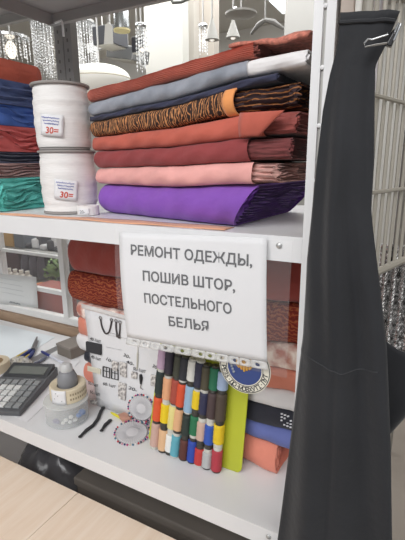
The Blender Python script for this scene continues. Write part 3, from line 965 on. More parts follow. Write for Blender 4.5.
pouch('silvery packet of small parts below the dark cords', [(112.5, 360), (119, 362), (118, 371), (113, 369.5)])
pouch('tall silvery packet right of the buckles on the card', [(120.5, 361), (127, 363), (127, 377), (121, 375.5)])
pouch('grey packet at the lower middle of the price card', [(119, 381.5), (126.5, 383.5), (126, 400), (119, 397.5)])
pouch('small pale packet beside the seam ripper on the card', [(132, 371), (137.5, 372), (137.5, 378.5), (132, 377.5)])
pouch('pale printed packet at the lower left of the card', [(90, 398), (97, 400), (98, 404), (92, 403.5)])
pouch('pale spotted packet next to the lime card', [(151.5, 374), (156.5, 375), (156, 386), (151.5, 385)])
b = MB()
n0, n1 = bd(138, 345, 0.003), bd(137, 369, 0.003)
b.tube([n0, n0.lerp(n1, 0.35)], [0.0006, 0.0014], 6); b.tube([n0.lerp(n1, 0.35), n1], [0.0026, 0.0020], 8)
tag(obj('sewing_needle', b, mat('pale_needle', '#c9c7bb', rough=0.3)), 'pale slim needle tool at the right of the price card', 'needle', GN)
root = thing('seam_ripper', 'black handled ripper pinned at the lower right of the card', 'seam ripper', bd(141, 375, 0.004), GN)
b = MB(); b.tube([bd(140.5, 374.5, .004), bd(141, 378, .004), bd(140.8, 384, .004)], [0.0035, 0.005, 0.0026], 10)
obj('handle', b, BLACK_PL, root)
b = MB(); b.tube([bd(140.8, 384, .004), bd(140.3, 388, .004), bd(143, 389.5, .004)], 0.0013, 6)
obj('hook_blade', b, CHROME, root)

# ------------------------------------------------------------------ pin wheels
PINC = ['#e7e7e7', '#c23a46', '#2b2d4d', '#d9a0b0', '#35356e', '#b8327a', '#e0d0c0', '#40708a']
def pinwheel(label, c, nrm, R, rx=1.0):
    nrm = Vector(nrm).normalized()
    q = nrm.to_track_quat('Z', 'Y').to_matrix().to_4x4()
    M = Matrix.Translation(c) @ q
    root = thing('pin_wheel', label, 'pins', c, 'wheels of dressmaking pins')
    b = MB(); b.lathe([(0.0001, 0), (R * 0.86, 0), (R * 0.88, 0.002), (R * 0.84, 0.0035), (R * 0.45, 0.0028), (R * 0.2, 0.006), (0.0001, 0.006)], 40, M)
    obj('plastic_disc', b, mat('milky_clear_disc', '#cfcdcf', rough=0.6), root)
    N = 40
    st = MB(); hd = MB()
    for i in range(N):
        a = 2 * PI * i / N
        d = Vector((math.cos(a), math.sin(a), 0))
        st.tube([M @ (d * R * 0.35 + Vector((0, 0, 0.0042))), M @ (d * R + Vector((0, 0, 0.0036)))], 0.0004, 4)
        hd.mi = i % len(PINC)
        hd.ball(M @ (d * R + Vector((0, 0, 0.0036))), 0.0026, 8, 5)
    obj('pin_shafts', st, mat('pin_steel', '#a9a9ad', rough=0.5), root)
    obj('pin_heads', hd, [mat('pin_' + h[1:], h, rough=0.25) for h in PINC], root)
pinwheel('pin wheel lying flat on the shelf, ringed with coloured pin heads', (-0.441, 0.112, ZL + 0.0035), (0.06, -0.10, 1), 0.044)
pinwheel('pin wheel propped upright against the price card', bd(141.5, 408, 0.012), (0.25, -1, 0.25), 0.036)
b = MB(); b.lathe([(0.0001, -0.001), (0.030, -0.001), (0.030, 0.0003), (0.0001, 0.0003)], 32, Matrix.Translation((-0.452, 0.115, ZL + 0.001)))

# small things lying in front of the price card
def strap_item(label, pxs, r, sq=0.45):
    pts = [on_level(x, y, ZL + 0.0045) for x, y in pxs]
    root = thing('hook_fastener', label, 'fastener', (pts[0].x, pts[0].y, ZL), 'black fasteners on the lower shelf')
    b = MB(); b.tube(pts, [r * 0.6] + [r] * (len(pts) - 2) + [r * 0.9], 10)
    obj('strap_band', b, mat('black_woven_strap', '#303033', rough=0.6, bump=0.5, bscale=150), root)
    b = MB(); c = pts[-1]
    b.ball(c, r * 1.35, 12, 8, (1, 1, 0.5)); obj('end_tip', b, BLACK_PL, root)
    b = MB(); b.ball(pts[0], r * 1.1, 10, 6, (1, 1, 0.5)); obj('end_tip', b, BLACK_PL, root)
strap_item('long black fastener strap lying beside the clear jar', [(80, 436.5), (86, 430.5), (93, 425.5), (98, 418.5), (101, 411), (103, 408)], 0.0045)
strap_item('short black fastener lying between the long one and pin wheel', [(101.5, 430.5), (105, 425), (110, 420.5)], 0.0045)
b = MB()
p0, p1 = on_level(111, 412.5, ZL + 0.004), on_level(121, 418, ZL + 0.004)
b.tube([p0, p0.lerp(p1, 0.3), p1], [0.002, 0.0035, 0.0038], 10)
tag(obj('yellow_chalk', b, mat('yellow_plastic', '#e3d836', rough=0.4)), 'small yellow stick lying in front of the price card', 'stick')
c0 = on_level(124.5, 419, ZL)
b = MB(); M = Matrix.Translation((c0.x, c0.y, ZL + 0.0005)) @ Matrix.Rotation(-0.5, 4, 'Z')
b.box(-0.019, 0.019, -0.012, 0.012, 0, 0.009, M)
tag(obj('rosy_packet', b, mat('rosy_tan', '#bf8f7c', rough=0.6, var=0.15, scale=60), smooth=False, bevel=0.003), 'rosy tan little packet behind the flat pin wheel', 'packet')

# ------------------------------------------------------------------ clear jar, ribbon roll, bottle
JC = Vector((-0.640, 0.088, ZL + 0.001))
jar = thing('clear_jar', 'clear round plastic tub holding coloured bits', 'tub', JC)
JR = 0.056
b = MB(); b.lathe([(0.0001, 0), (JR - 0.003, 0), (JR, 0.003), (JR, 0.056), (JR - 0.0015, 0.0565), (JR - 0.0016, 0.003), (0.0001, 0.0015)], 44, Matrix.Translation(JC))
obj('tub_wall', b, film_mat('frosted_plastic', '#e6e9e9', 0.74, 0.2), jar)
b = MB(); b.lathe([(0.0001, 0.0568), (JR + 0.001, 0.0568), (JR + 0.002, 0.058), (JR + 0.001, 0.0605), (0.0001, 0.0605)], 44, Matrix.Translation(JC))
obj('tub_lid', b, film_mat('frosted_lid', '#e2e4e2', 0.55, 0.25), jar)
bits = [('blue_button', '#4b86d6', [(82, 412, 0.010), (85, 409, 0.010), (79, 415, 0.008)], 'blue'), ('white_button', '#f2f2ef', [(66, 420, 0.006), (71, 417, 0.006), (75, 420, 0.006), (63, 423, 0.005), (70, 422, 0.005)], 'white'), ('violet_button', '#6d6592', [(55.5, 421, 0.0075), (58, 422, 0.006)], 'violet')]
for nm_, hx, lst, cn in bits:
    for i, (x, y, r_) in enumerate(lst):
        r0 = ray(x, y); # just inside the front wall of the tub
        h = Vector((r0.x, r0.y)); o2 = Vector((CAM.x - JC.x, CAM.y - JC.y)); RR = JR - 0.003 - r_
        A = h.dot(h); B = 2 * o2.dot(h); Cc = o2.dot(o2) - RR * RR
        dsc = B * B - 4 * A * Cc
        if dsc < 0: continue
        p = CAM + r0 * ((-B - math.sqrt(dsc)) / (2 * A))
        p.z = max(p.z, JC.z + 0.002 + r_ * 0.75)
        b = MB(); b.ball(p, r_, 12, 8, (1, 1, 0.75))
        tag(obj(nm_, b, mat(nm_ + '_plastic', hx, rough=0.4)), 'small %s bit inside the clear round tub' % cn, 'bead', '%s bits in the clear tub' % cn)
RC = Vector((-0.642, 0.100, JC.z + 0.0611))
rb = thing('ribbon_roll', 'cream ribbon roll with square pattern on the clear tub', 'ribbon', RC)
RRd = 0.047
b = MB(); b.lathe([(0.028, 0), (RRd, 0), (RRd + 0.0005, 0.002), (RRd, 0.036), (RRd - 0.003, 0.038), (0.028, 0.034), (0.028, 0.0)], 44, Matrix.Translation(RC))
obj('ribbon_winding', b, mat('cream_ribbon', '#dccfb4', rough=0.7, var=0.05), rb)
b = MB()
azc = math.atan2(CAM.y - RC.y, CAM.x - RC.x)
for j in range(2):
    for i in range(14):
        fmq = cyl_map(RC, RRd + 0.0009, azc + 0.05 + 0.14 * i, RC.z + 0.009 + 0.013 * j)
        b.grid([[fmq(u, v) for u in (0, 0.004)] for v in (0, 0.006)])
obj('square_pattern', b, mat('tan_square', '#a39479', rough=0.8), rb, smooth=False)
fmq = cyl_map(RC, RRd + 0.0018, azc - 1.05, RC.z - 0.0005)
lab = obj('paper_label', flat_card(fmq, 0.044, 0.040, 10, 4), PAPER, rb, solid=0.0005)
b = MB()
for u, v in ((0.012, 0.016), (0.023, 0.026), (0.033, 0.012), (0.018, 0.032)):
    f2 = cyl_map(RC, RRd + 0.0024, azc - 1.05, RC.z - 0.0005)
    b.ball(f2(u, v), 0.0011, 6, 4)
obj('label_speck', b, INK, lab)
BC = Vector((-0.648, 0.106, RC.z))
bt = thing('glue_bottle', 'grey shouldered bottle with pale cap standing inside the ribbon roll', 'bottle', BC)
b = MB(); b.lathe([(0.0001, 0), (0.025, 0), (0.0265, 0.002), (0.0265, 0.040), (0.0255, 0.052), (0.020, 0.066), (0.015, 0.070)], 36, Matrix.Translation(BC))
obj('bottle_body', b, mat('grey_soft_plastic', '#85868a', rough=0.5), bt)
b = MB(); b.lathe([(0.016, 0.0695), (0.0165, 0.071), (0.0155, 0.083), (0.010, 0.090), (0.0001, 0.091)], 28, Matrix.Translation(BC))
obj('bottle_cap', b, mat('pale_grey_cap', '#c3c4c4', rough=0.4), bt)

# ------------------------------------------------------------------ calculator and clutter on the far part of the lower shelf
CF = Vector((-0.757, 0.030, ZL))       # near corner on the aisle side
cu = Vector((-0.375, 0.927, 0)).normalized(); cl = Vector((-0.927, -0.375, 0)).normalized()
MC = Matrix(((cl.x, cu.x, 0, CF.x), (cl.y, cu.y, 0, CF.y), (0, 0, 1, ZL + 0.0022), (0, 0, 0, 1)))   # x: width, y: length
calc = thing('desk_calculator', 'dark grey desk calculator with pale keys on white paper', 'calculator', CF)
def cq(x, y, z): return MC @ Vector((x, y, z))
W_, L_ = 0.155, 0.235
b = MB()
def wedge(x0, x1, y0, y1, za0, za1, zb):
    vs = [cq(x0, y0, zb), cq(x1, y0, zb), cq(x1, y1, zb), cq(x0, y1, zb), cq(x0, y0, za0), cq(x1, y0, za0), cq(x1, y1, za1), cq(x0, y1, za1)]
    b.add(vs, [(0, 3, 2, 1), (4, 5, 6, 7), (0, 1, 5, 4), (1, 2, 6, 5), (2, 3, 7, 6), (3, 0, 4, 7)])
wedge(0, W_, 0, L_, 0.014, 0.030, 0)
CALC = mat('calculator_grey', '#55575a', rough=0.45)
obj('body', b, CALC, calc, smooth=False, bevel=0.003)
b = MB(); wedge(0.006, W_ - 0.006, 0.163, L_ - 0.004, 0.026, 0.042, 0.02)
obj('display_housing', b, mat('calculator_dark', '#393b3e', rough=0.4), calc, smooth=False, bevel=0.003)
b = MB(); wedge(0.020, W_ - 0.020, 0.178, 0.213, 0.0312, 0.0384, 0.025)
obj('display', b, mat('lcd_grey_green', '#6d716c', rough=0.15), calc, smooth=False)
def ktop(y): return 0.014 + 0.016 * y / L_
lk = MB(); dk = MB()
for r_ in range(5):
    for c_ in range(6):
        y0 = 0.014 + r_ * 0.0275; x0 = 0.011 + c_ * 0.0228
        pale = (1 <= r_ + 1 <= 4 and 2 <= c_ <= 4)
        t_ = lk if pale else dk
        b = t_; wedge(x0, x0 + 0.0185, y0, y0 + 0.021, ktop(y0) + 0.0045, ktop(y0 + 0.021) + 0.0045, ktop(y0) - 0.001)
obj('pale_keys', lk, mat('pale_key', '#d5d6d4', rough=0.5), calc, smooth=False, bevel=0.0012)
obj('grey_keys', dk, mat('mid_grey_key', '#8b8e8f', rough=0.5), calc, smooth=False, bevel=0.0012)
b = MB(); A = cq(0.05, 0.158, ktop(0.158) + 0.0004); 
for i in range(5): b.grid([[cq(0.035 + 0.008 * i + u, 0.153 + v, ktop(0.153 + v) + 0.0004) for u in (0, 0.006)] for v in (0, 0.003)])
obj('badge', b, mat('badge_pale', '#b6b8b8', rough=0.5), calc, smooth=False)
def sheet(label, pts, z, m=PAPER, name='paper_sheet', cat='paper'):
    b = MB(); b.add([Vector((p[0], p[1], z)) for p in pts], [tuple(range(len(pts)))])
    return tag(obj(name, b, m, smooth=False, solid=0.0006), label, cat)
sheet('white paper sheet under the desk calculator', [(-0.722, 0.022), (-1.02, 0.030), (-1.05, 0.27), (-0.775, 0.22)], ZL + 0.0012)
sheet('white paper slip lying between the pen and the clear tub', [(-0.83, 0.285), (-0.96, 0.30), (-0.99, 0.355), (-0.86, 0.36)], ZL + 0.0012, name='paper_slip')
sheet('pale bluish paper sheet on the lower shelf by the wooden ledge', [(-1.06, 0.26), (-1.62, 0.20), (-1.62, 0.45), (-1.10, 0.47)], ZL + 0.0012, mat('bluish_paper', '#dfe6ea', rough=0.7))

# pliers
pl = thing('pliers', 'pliers with blue and yellow handles lying behind the calculator', 'pliers', on_level(25, 357, ZL))
for s_, nm_ in ((0, 'handle'), (1, 'handle')):
    px0 = [(13 + 3 * s_, 361 + 5 * s_), (20 + 3 * s_, 357 + 5 * s_), (28 + 2 * s_, 352 + 4 * s_), (32.5 + s_, 349.5 + 2 * s_)]
    pts = [on_level(x, y, ZL + 0.010) for x, y in px0]
    b = MB(); b.tube(pts, [0.008, 0.0095, 0.0085, 0.006], 10)
    h = obj(nm_, b, mat('blue_grip', '#2e3a78', rough=0.5), pl)
    b = MB(); b.tube([p + Vector((0.0, -0.003, 0.0055)) for p in pts[:3]], [0.004, 0.006, 0.004], 8)
    obj('yellow_inlay', b, mat('yellow_grip', '#b8a23c', rough=0.5), h)
b = MB()
j0, j1 = on_level(33, 350.5, ZL + 0.01), on_level(37, 337, ZL + 0.012)
b.tube([j0, j0.lerp(j1, 0.35), j1], [0.010, 0.0085, 0.003], 8)
j2 = on_level(38, 341, ZL + 0.012)
b.tube([j0, j0.lerp(j2, 0.4), j2], [0.009, 0.007, 0.003], 8)
obj('steel_jaws', b, mat('steel_grey', '#8f9194', rough=0.3, metal=0.9), pl)
# pen and marker
def pen(label, a, c, r, m1, m2, name):
    p0, p1 = on_level(*a, ZL + r + 0.0025), on_level(*c, ZL + r + 0.0025)
    root = thing(name, label, 'pen', (p0.x, p0.y, ZL))
    b = MB(); b.tube([p0.lerp(p1, 0.4), p1], r, 10); obj('barrel', b, m1, root)
    b = MB(); b.tube([p0, p0.lerp(p1, 0.06), p0.lerp(p1, 0.42)], [r * 0.8, r * 1.15, r * 1.15], 10); obj('pen_cap', b, m2, root)
pen('blue capped white pen lying behind the calculator', (41.5, 351.5), (63, 362.5), 0.0045, mat('pen_white', '#d8dbe4', rough=0.35), mat('pen_blue', '#39427e', rough=0.3), 'ballpoint_pen')
pen('grey marker lying between the pliers and the calculator', (32.5, 366), (46, 357), 0.006, mat('marker_grey', '#6c7080', rough=0.4), mat('marker_dark', '#4a4d5c', rough=0.4), 'marker_pen')
# masking tape roll
tr = thing('masking_tape_roll', 'beige masking tape roll lying beyond the calculator', 'tape roll', (-1.065, 0.175, ZL))
b = MB(); M = Matrix.Translation((-1.065, 0.175, ZL + 0.0005))
b.lathe([(0.030, 0), (0.048, 0), (0.049, 0.002), (0.049, 0.030), (0.048, 0.032), (0.030, 0.032), (0.030, 0)], 40, M)
obj('tape', b, mat('beige_tape', '#cdbfa6', rough=0.6), tr)
b = MB(); b.lathe([(0.0285, 0.0003), (0.0302, 0.0003), (0.0302, 0.0318), (0.0285, 0.0318), (0.0285, 0.0003)], 36, M)
obj('cardboard_core', b, mat('brown_card', '#a58a6a', rough=0.8), tr)
# crumpled clear bag
b = MB(); P = []
cb = on_level(21, 365.5, ZL)
for i in range(9):
    a = PI / 2 * i / 8
    P.append([Vector((cb.x + (0.045 + 0.010 * math.sin(k * 2.1 + i)) * math.cos(a) * math.cos(2 * PI * k / 20), cb.y + 0.035 * math.cos(a) * math.sin(2 * PI * k / 20), ZL + 0.002 + (0.024 + 0.006 * math.sin(k * 1.7 + i * 2)) * math.sin(a))) for k in range(20)])
b.grid(P, closed=True)
tag(obj('plastic_bag', b, film_mat('crumpled_film', '#eae6dc', 0.45, 0.2)), 'crumpled clear plastic bag behind the calculator', 'bag')
# small grey box
gb = thing('cardboard_box', 'small grey brown box at the far end of the cloth stack', 'box', (-0.96, 0.40, ZL))
M = Matrix.Translation((-0.925, 0.405, ZL + 0.001)) @ Matrix.Rotation(-0.15, 4, 'Z')
b = MB(); b.box(-0.04, 0.04, -0.05, 0.05, 0, 0.036, M); obj('box_body', b, mat('grey_board', '#7f786f', rough=0.8), gb, smooth=False, bevel=0.002)
b = MB(); b.box(-0.042, 0.042, -0.052, 0.052, 0.034, 0.043, M); obj('box_lid', b, mat('pale_grey_board', '#8d867f', rough=0.8), gb, smooth=False, bevel=0.002)

# white notice taped on the window
ns = MB()
NQ = [at(-6, 273, YW - .004), at(36, 277, YW - .004), at(38, 308, YW - .004), at(-6, 303, YW - .004)]
nt_ = thing('taped_notice', 'white notice sheet taped inside the window frame', 'notice', NQ[3])
def nqp(u, v):
    p = NQ[3].lerp(NQ[2], u).lerp(NQ[0].lerp(NQ[1], u), v); p.y = YW - 0.0035; return p
ns.grid([[nqp(i / 6, j / 4) for i in range(7)] for j in range(5)])
obj('notice_sheet', ns, mat('notice_paper', '#dfe0de', rough=0.8), nt_, solid=0.0005)
sc = join(*[scrawl(lambda u, v: Vector((NQ[3].x + u, YW - 0.0045, NQ[3].z + v)), 0.05 + 0.004 * i, 0.128 - 0.022 * i, 0.15, 0.002, r=0.0005, n=60, seed=i) for i in range(4)])
obj('faint_lines', sc, mat('pale_grey_ink', '#c2c4c6', rough=0.8), nt_)
obj('handwriting', scrawl(lambda u, v: Vector((NQ[3].x + u, YW - 0.0045, NQ[3].z + v)), 0.11, 0.022, 0.07, 0.005, r=0.0012, n=26, seed=9), mat('soft_grey_ink', '#8f9196', rough=0.8), nt_)

# ------------------------------------------------------------------ stall seen through the window
st = thing('market_stall', 'stall of mixed goods seen through the window', 'stall', (-1.95, 1.05, 0))
STM = mat('stall_board', '#8d8781', rough=0.7)
zt1 = 0.86
b = MB(); b.box(-2.6, -1.42, 0.80, 1.20, zt1 - 0.02, zt1); obj('lower_board', b, STM, st, smooth=False)
b = MB(); b.box(-2.6, -1.42, 0.98, 1.20, 1.015, 1.03); obj('upper_board', b, mat('stall_rail', '#c9c9c7', rough=0.5), st, smooth=False)
for x in (-2.58, -2.0, -1.44):
    for y in (0.82, 1.18):
        b = MB(); b.box(x - 0.012, x + 0.012, y - 0.012, y + 0.012, 0, 1.015 if y > 1 else zt1 - 0.02); obj('leg', b, STM, st, smooth=False)
b = MB(); b.box(-2.6, -1.42, 1.185, 1.2, 0.86, 1.015); obj('back_panel', b, mat('stall_dark', '#4c4444', rough=0.8), st, smooth=False)
def stall_box(name, label, cat, x0p, x1p, y0p, Y, z0, h, d, m, bev=0.006):
    a = at(x0p, y0p, Y); c = at(x1p, y0p, Y)
    b = MB(); b.box(a.x, c.x, Y, Y + d, z0 + 0.001, z0 + h)
    return tag(obj(name, b, m, smooth=False, bevel=bev), label, cat)
stall_box('cardboard_carton', 'tan carton on the upper stall board seen through the window', 'box', -4, 13, 242, 1.0, 1.03, 0.10, 0.15, mat('tan_carton', '#c29a5c', rough=0.8))
stall_box('grey_carton', 'slate grey carton beside the tan one on the stall', 'box', 14, 24, 244, 1.0, 1.03, 0.11, 0.15, mat('slate_carton', '#6c7178', rough=0.8))
for i in range(7):                     # folded garments in dark and pale
    a = at(26 + 5 * i, 250, 1.0)
    b = MB(); M = Matrix.Translation((a.x, 1.06 + 0.01 * (i % 3), 1.031)) @ Matrix.Rotation(0.3 * math.sin(i * 2), 4, 'Z')
    b.box(-0.027, 0.027, -0.05, 0.05, 0, 0.03 + 0.028 * (i % 3), M)
    dk_ = i % 2 == 0
    tag(obj('folded_garment', b, cloth('stall_dark_cloth', '#4a4a50') if dk_ else cloth('stall_pale_cloth', '#d6d6d8'), bevel=0.01), 'folded %s garment on the upper stall board behind the window' % ('dark' if dk_ else 'pale'), 'garment', '%s garments on the stall' % ('dark' if dk_ else 'pale'))
stall_box('maroon_box', 'maroon box on the lower stall board behind the window', 'box', 1, 19, 262, 1.02, zt1, 0.14, 0.12, mat('maroon_board', '#5b3838', rough=0.7))
for i in range(5):
    a = at(3 + 6 * i, 270, 0.88)
    root = thing('pale_bottle', 'pale bottle in the row on the lower stall board', 'bottle', (a.x, 0.88, zt1 + 0.001), 'pale bottles on the stall')
    b = MB(); b.lathe([(0.0001, 0), (0.022, 0), (0.023, 0.004), (0.023, 0.05), (0.010, 0.062), (0.010, 0.066)], 18, Matrix.Translation((a.x, 0.88, zt1 + 0.001)))
    obj('bottle_body', b, mat('pale_bottle_plastic', '#c9bfb4', rough=0.4), root)
    b = MB(); b.lathe([(0.012, 0.066), (0.012, 0.080), (0.0001, 0.081)], 14, Matrix.Translation((a.x, 0.88, zt1 + 0.001)))
    obj('bottle_cap', b, mat('cream_cap', '#e6e0d6', rough=0.4), root)
for i in range(3):
    a = at(22 + 8 * i, 262, 1.0)
    b = MB(); b.lathe([(0.0001, 0), (0.031, 0.0), (0.034, 0.02), (0.031, 0.09), (0.018, 0.135), (0.0001, 0.14)], 20, Matrix.Translation((a.x, 1.03, zt1 + 0.001)), wob=lambda i_, a_: 0.004 * math.sin(5 * a_ + i_))
    tag(obj('cloth_bundle', b, cloth('mauve_grey_cloth', '#6d646f')), 'mauve grey cloth bundle on the stall beyond the window', 'fabric', 'mauve bundles on the stall')
pa = at(53, 283, 0.9)
pp = thing('potted_plant', 'bushy green plant in a pot on the stall', 'plant', (pa.x, 0.92, zt1 + 0.001))
b = MB(); b.lathe([(0.0001, 0), (0.03, 0), (0.038, 0.035), (0.035, 0.035), (0.03, 0.03), (0.0001, 0.03)], 20, Matrix.Translation((pa.x, 0.92, zt1 + 0.001)))
obj('pot', b, mat('grey_pot', '#8d8a88', rough=0.6), pp)
b = MB(); rnd = random.Random(4)
for i in range(90):
    d = Vector((rnd.gauss(0, 1), rnd.gauss(0, 1), rnd.gauss(0.3, 1))).normalized()
    c = Vector((pa.x, 0.92, zt1 + 0.095)) + Vector((d.x * 0.065, d.y * 0.06, d.z * 0.06)) * rnd.uniform(0.5, 1)
    e1 = d.cross(Vector((0.3, 0.2, 1))).normalized(); e2 = d.cross(e1)
    b.add([c - e1 * 0.016, c + e2 * 0.009, c + e1 * 0.016 + d * 0.008, c - e2 * 0.009], [(0, 1, 2, 3)])
b.tube([(pa.x, 0.92, zt1 + 0.028), (pa.x + 0.004, 0.92, zt1 + 0.10)], 0.004, 6)
obj('foliage', b, mat('leaf_green', '#7f9a5c', rough=0.6, var=0.2), pp, smooth=False)
stall_box('orange_carton', 'orange carton on the near edge of the stall', 'box', 32, 42, 282, 0.82, zt1, 0.035, 0.06, mat('orange_board', '#d98a55', rough=0.7))
stall_box('grey_tray', 'grey tray beside the orange carton on the stall', 'tray', 43.5, 58, 285, 0.82, zt1, 0.018, 0.06, mat('grey_tray_plastic', '#8c8988', rough=0.5))
stall_box('red_brown_chest', 'red brown chest close behind the window under the stall', 'chest', 25, 66, 300, 0.60, 0.0, 0.962, 0.16, mat('red_brown_wood', '#9c4f42', rough=0.6, var=0.08, scale=8))

# ------------------------------------------------------------------ lamp shop behind the shelves
CEIL = 3.2
HANG = 'lamps hanging in the shop behind'
def rod(root, x, y, z0, r=0.006):
    b = MB(); b.tube([(x, y, z0), (x, y, CEIL)], r, 8); obj('ceiling_rod', b, mat('satin_rod', '#b4b3b0', rough=0.3, metal=0.7), root)
CRY = mat('crystal_glass', '#f2f4f5', rough=0.06, spec=1.0, var=0.12, scale=40)
def crystal_lamp(label, xp, y0p, y1p, Y, wpx, seed, n=60):
    c0 = at(xp, y0p, Y); c1 = at(xp, y1p, Y); R = abs(at(xp + wpx / 2, y0p, Y).x - c0.x)
    root = thing('crystal_chandelier', label, 'lamp', (c0.x, Y, c1.z), 'crystal chandeliers in the shop behind')
    rnd = random.Random(seed)
    b = MB(); b.lathe([(R * 0.9, c0.z), (R, c0.z + 0.004), (R, c0.z + 0.02), (R * 0.9, c0.z + 0.024), (0.001, c0.z + 0.024)], 32, Matrix.Translation((c0.x, Y, 0)))
    obj('chandelier_ring', b, CHROME, root)
    b = MB()
    for i in range(n):
        a = 2 * PI * i / n; rr_ = R * (0.95 if i % 2 else rnd.uniform(0.3, 0.8)); z = c0.z; ln = (c0.z - c1.z) * rnd.uniform(0.75, 1.0)
        while z > c0.z - ln:
            s_ = rnd.uniform(0.006, 0.012)
            p = Vector((c0.x + rr_ * math.cos(a), Y + rr_ * math.sin(a), z - s_))
            e = s_ * 0.55
            ry = rnd.uniform(0, 3)
            dx, dy = Vector((e * math.cos(ry), e * math.sin(ry), 0)), Vector((-e * math.sin(ry), e * math.cos(ry), 0))
            b.add([p + Vector((0, 0, s_)), p + dx, p + dy, p - dx, p - dy, p - Vector((0, 0, s_))], [(0, 1, 2), (0, 2, 3), (0, 3, 4), (0, 4, 1), (5, 2, 1), (5, 3, 2), (5, 4, 3), (5, 1, 4)])
            z -= s_ * 2.1
    o = obj('crystal_drops', b, CRY, root, smooth=False); o['kind'] = 'stuff'
    b = MB(); b.ball((c0.x, Y, (c0.z + c1.z) / 2), R * 0.28, 12, 8, (1, 1, 1.6)); obj('bulb', b, glow('lit_bulb', '#fff4e2', 1.2), root)
    rod(root, c0.x, Y, c0.z + 0.02)
crystal_lamp('crystal chandelier half hidden by the wide grey upright', 64, 26, 82, 2.0, 50, 1, 110)
crystal_lamp('small crystal chandelier above the rust orange bolt', 10, 40, 60, 1.5, 26, 3, 30)
crystal_lamp('slim crystal pendant beside the chrome spotlight', 141, 28, 72, 1.7, 9, 5, 12)
crystal_lamp('small crystal pendant above the terracotta bolt', 203, 28, 54, 2.2, 8, 6, 10)
# white bowl lamp
Y = 1.6
cc = at(100, 79, Y); R = 0.19
dl = thing('globe_lamp', 'large white flattened globe lamp beside the crystal chandelier', 'lamp', cc, HANG)
MD = Matrix.Translation(cc)
b = MB(); b.lathe([(R * math.sin(a) + 0.0005, -0.085 * math.cos(a)) for a in [PI * i / 20 for i in range(21)]], 44, MD)
obj('opal_globe', b, glow('opal_shade', '#f1efe6', 0.25), dl)
b = MB(); b.lathe([(R * 1.0, -0.004), (R * 1.015, 0), (R * 1.0, 0.004)], 44, MD); obj('shade_rim', b, mat('cream_rim', '#e2dccb', rough=0.4), dl)
rod(dl, cc.x, Y, cc.z + 0.08)
# chrome spotlight with a yellow face
Y = 1.6
a0 = at(122, 8, Y); a1 = at(122, 31, Y); R = abs(at(131, 20, Y).x - a0.x) * 0.72
sl_ = thing('cylinder_spotlight', 'chrome cylinder spotlight with yellowish face', 'lamp', a1, HANG)
b = MB(); b.lathe([(R, a1.z), (R, a0.z), (R * 0.9, a0.z + 0.01), (0.001, a0.z + 0.01)], 32, Matrix.Translation((a1.x, Y, 0))); obj('chrome_tube', b, mat('brushed_chrome', '#a9adae', rough=0.25, metal=0.9), sl_)
b = MB(); b.lathe([(0.001, a1.z - 0.003), (R * 1.12, a1.z - 0.003), (R * 1.12, a1.z + 0.008), (R, a1.z + 0.008)], 32, Matrix.Translation((a1.x, Y, 0))); obj('diffuser_face', b, mat('yellow_diffuser', '#c9bd8c', rough=0.5), sl_)
rod(sl_, a1.x, Y, a0.z)
# dark box lamp and grey tray lamps
def box_lamp(label, x0, x1, y0, y1, Y, d, m, nm_='box_lamp', rot=0.0):
    p = at(x0, y0, Y); q = at(x1, y1, Y)
    cx, cz = (p.x + q.x) / 2, (p.z + q.z) / 2; hw, hh = abs(q.x - p.x) / 2, abs(p.z - q.z) / 2
    root = thing(nm_, label, 'lamp', (cx, Y, cz), HANG)
    M = Matrix.Translation((cx, Y + d / 2, cz)) @ Matrix.Rotation(rot, 4, 'Y')
    b = MB(); b.box(-hw, hw, -d / 2, d / 2, -hh, hh, M); obj('lamp_housing', b, m, root, smooth=False, bevel=0.004)
    b = MB(); b.box(-hw * 0.85, hw * 0.85, -d * 0.42, d * 0.42, -hh - 0.006, -hh + 0.001, M); obj('lamp_diffuser', b, mat('milky_diffuser', '#c9c7bf', rough=0.5), root, smooth=False)
    rod(root, cx, Y + d / 2, cz + hh * 0.6)
box_lamp('dark grey square lamp behind the hanging price tag', 92, 111, 27, 42, 1.75, 0.18, mat('dark_grey_lamp', '#54555a', rough=0.4))
box_lamp('silver grey flat lamp under the chrome spotlight', 106, 133, 47, 56, 2.0, 0.20, mat('silver_lamp', '#8f9090', rough=0.25, metal=0.5), rot=0.20)
box_lamp('pale flat lamp left of the silver one', 86, 106, 42, 49, 2.5, 0.2, mat('pale_lamp', '#c4c4c2', rough=0.4), rot=-0.15)
box_lamp('black narrow lamp end beside the chrome spotlight', 131, 136, 37, 52, 1.7, 0.08, mat('black_lamp', '#33343a', rough=0.35))
p = at(108, 34, 1.46)
tg = thing('price_ticket', 'white price ticket hanging in front of the dark square lamp', 'tag', p)
b = MB(); hw = 0.034
b.add([p + Vector((-hw, 0, -0.05)), p + Vector((hw, 0, -0.055)), p + Vector((hw, 0, 0.035)), p + Vector((hw * 0.3, 0, 0.058)), p + Vector((-hw * 0.5, 0, 0.05))], [(0, 1, 2, 3, 4)])
obj('ticket_card', b, mat('ticket_white', '#dcdad2', rough=0.7), tg, smooth=False, solid=0.002)
b = MB(); b.tube([p + Vector((0, 0, 0.05)), p + Vector((0, 0, CEIL - p.z))], 0.0012, 5); obj('ticket_thread', b, mat('thread_grey', '#b8b8b6', rough=0.7), tg)
# display panels
def panel(label, x0, x1, y1, Y, m, d=0.1):
    p = at(x0, y1, Y); q = at(x1, y1, Y)
    b = MB(); b.box(p.x, q.x, Y, Y + d, 0, CEIL - 0.002); tag(obj('display_panel', b, m, smooth=False), label, 'panel', 'display panels in the lamp shop')
panel('cream white display panel behind the chrome spotlight', 146, 183, 70, 2.6, mat('cream_panel', '#c4c2bb', rough=0.6))
panel('beige display panel standing right of the cream white one', 184, 214, 60, 3.0, mat('beige_panel', '#b5ada3', rough=0.6))
panel('grey display panel at the right end of the lamp shop', 284, 330, 40, 3.2, mat('grey_panel', '#979591', rough=0.6))
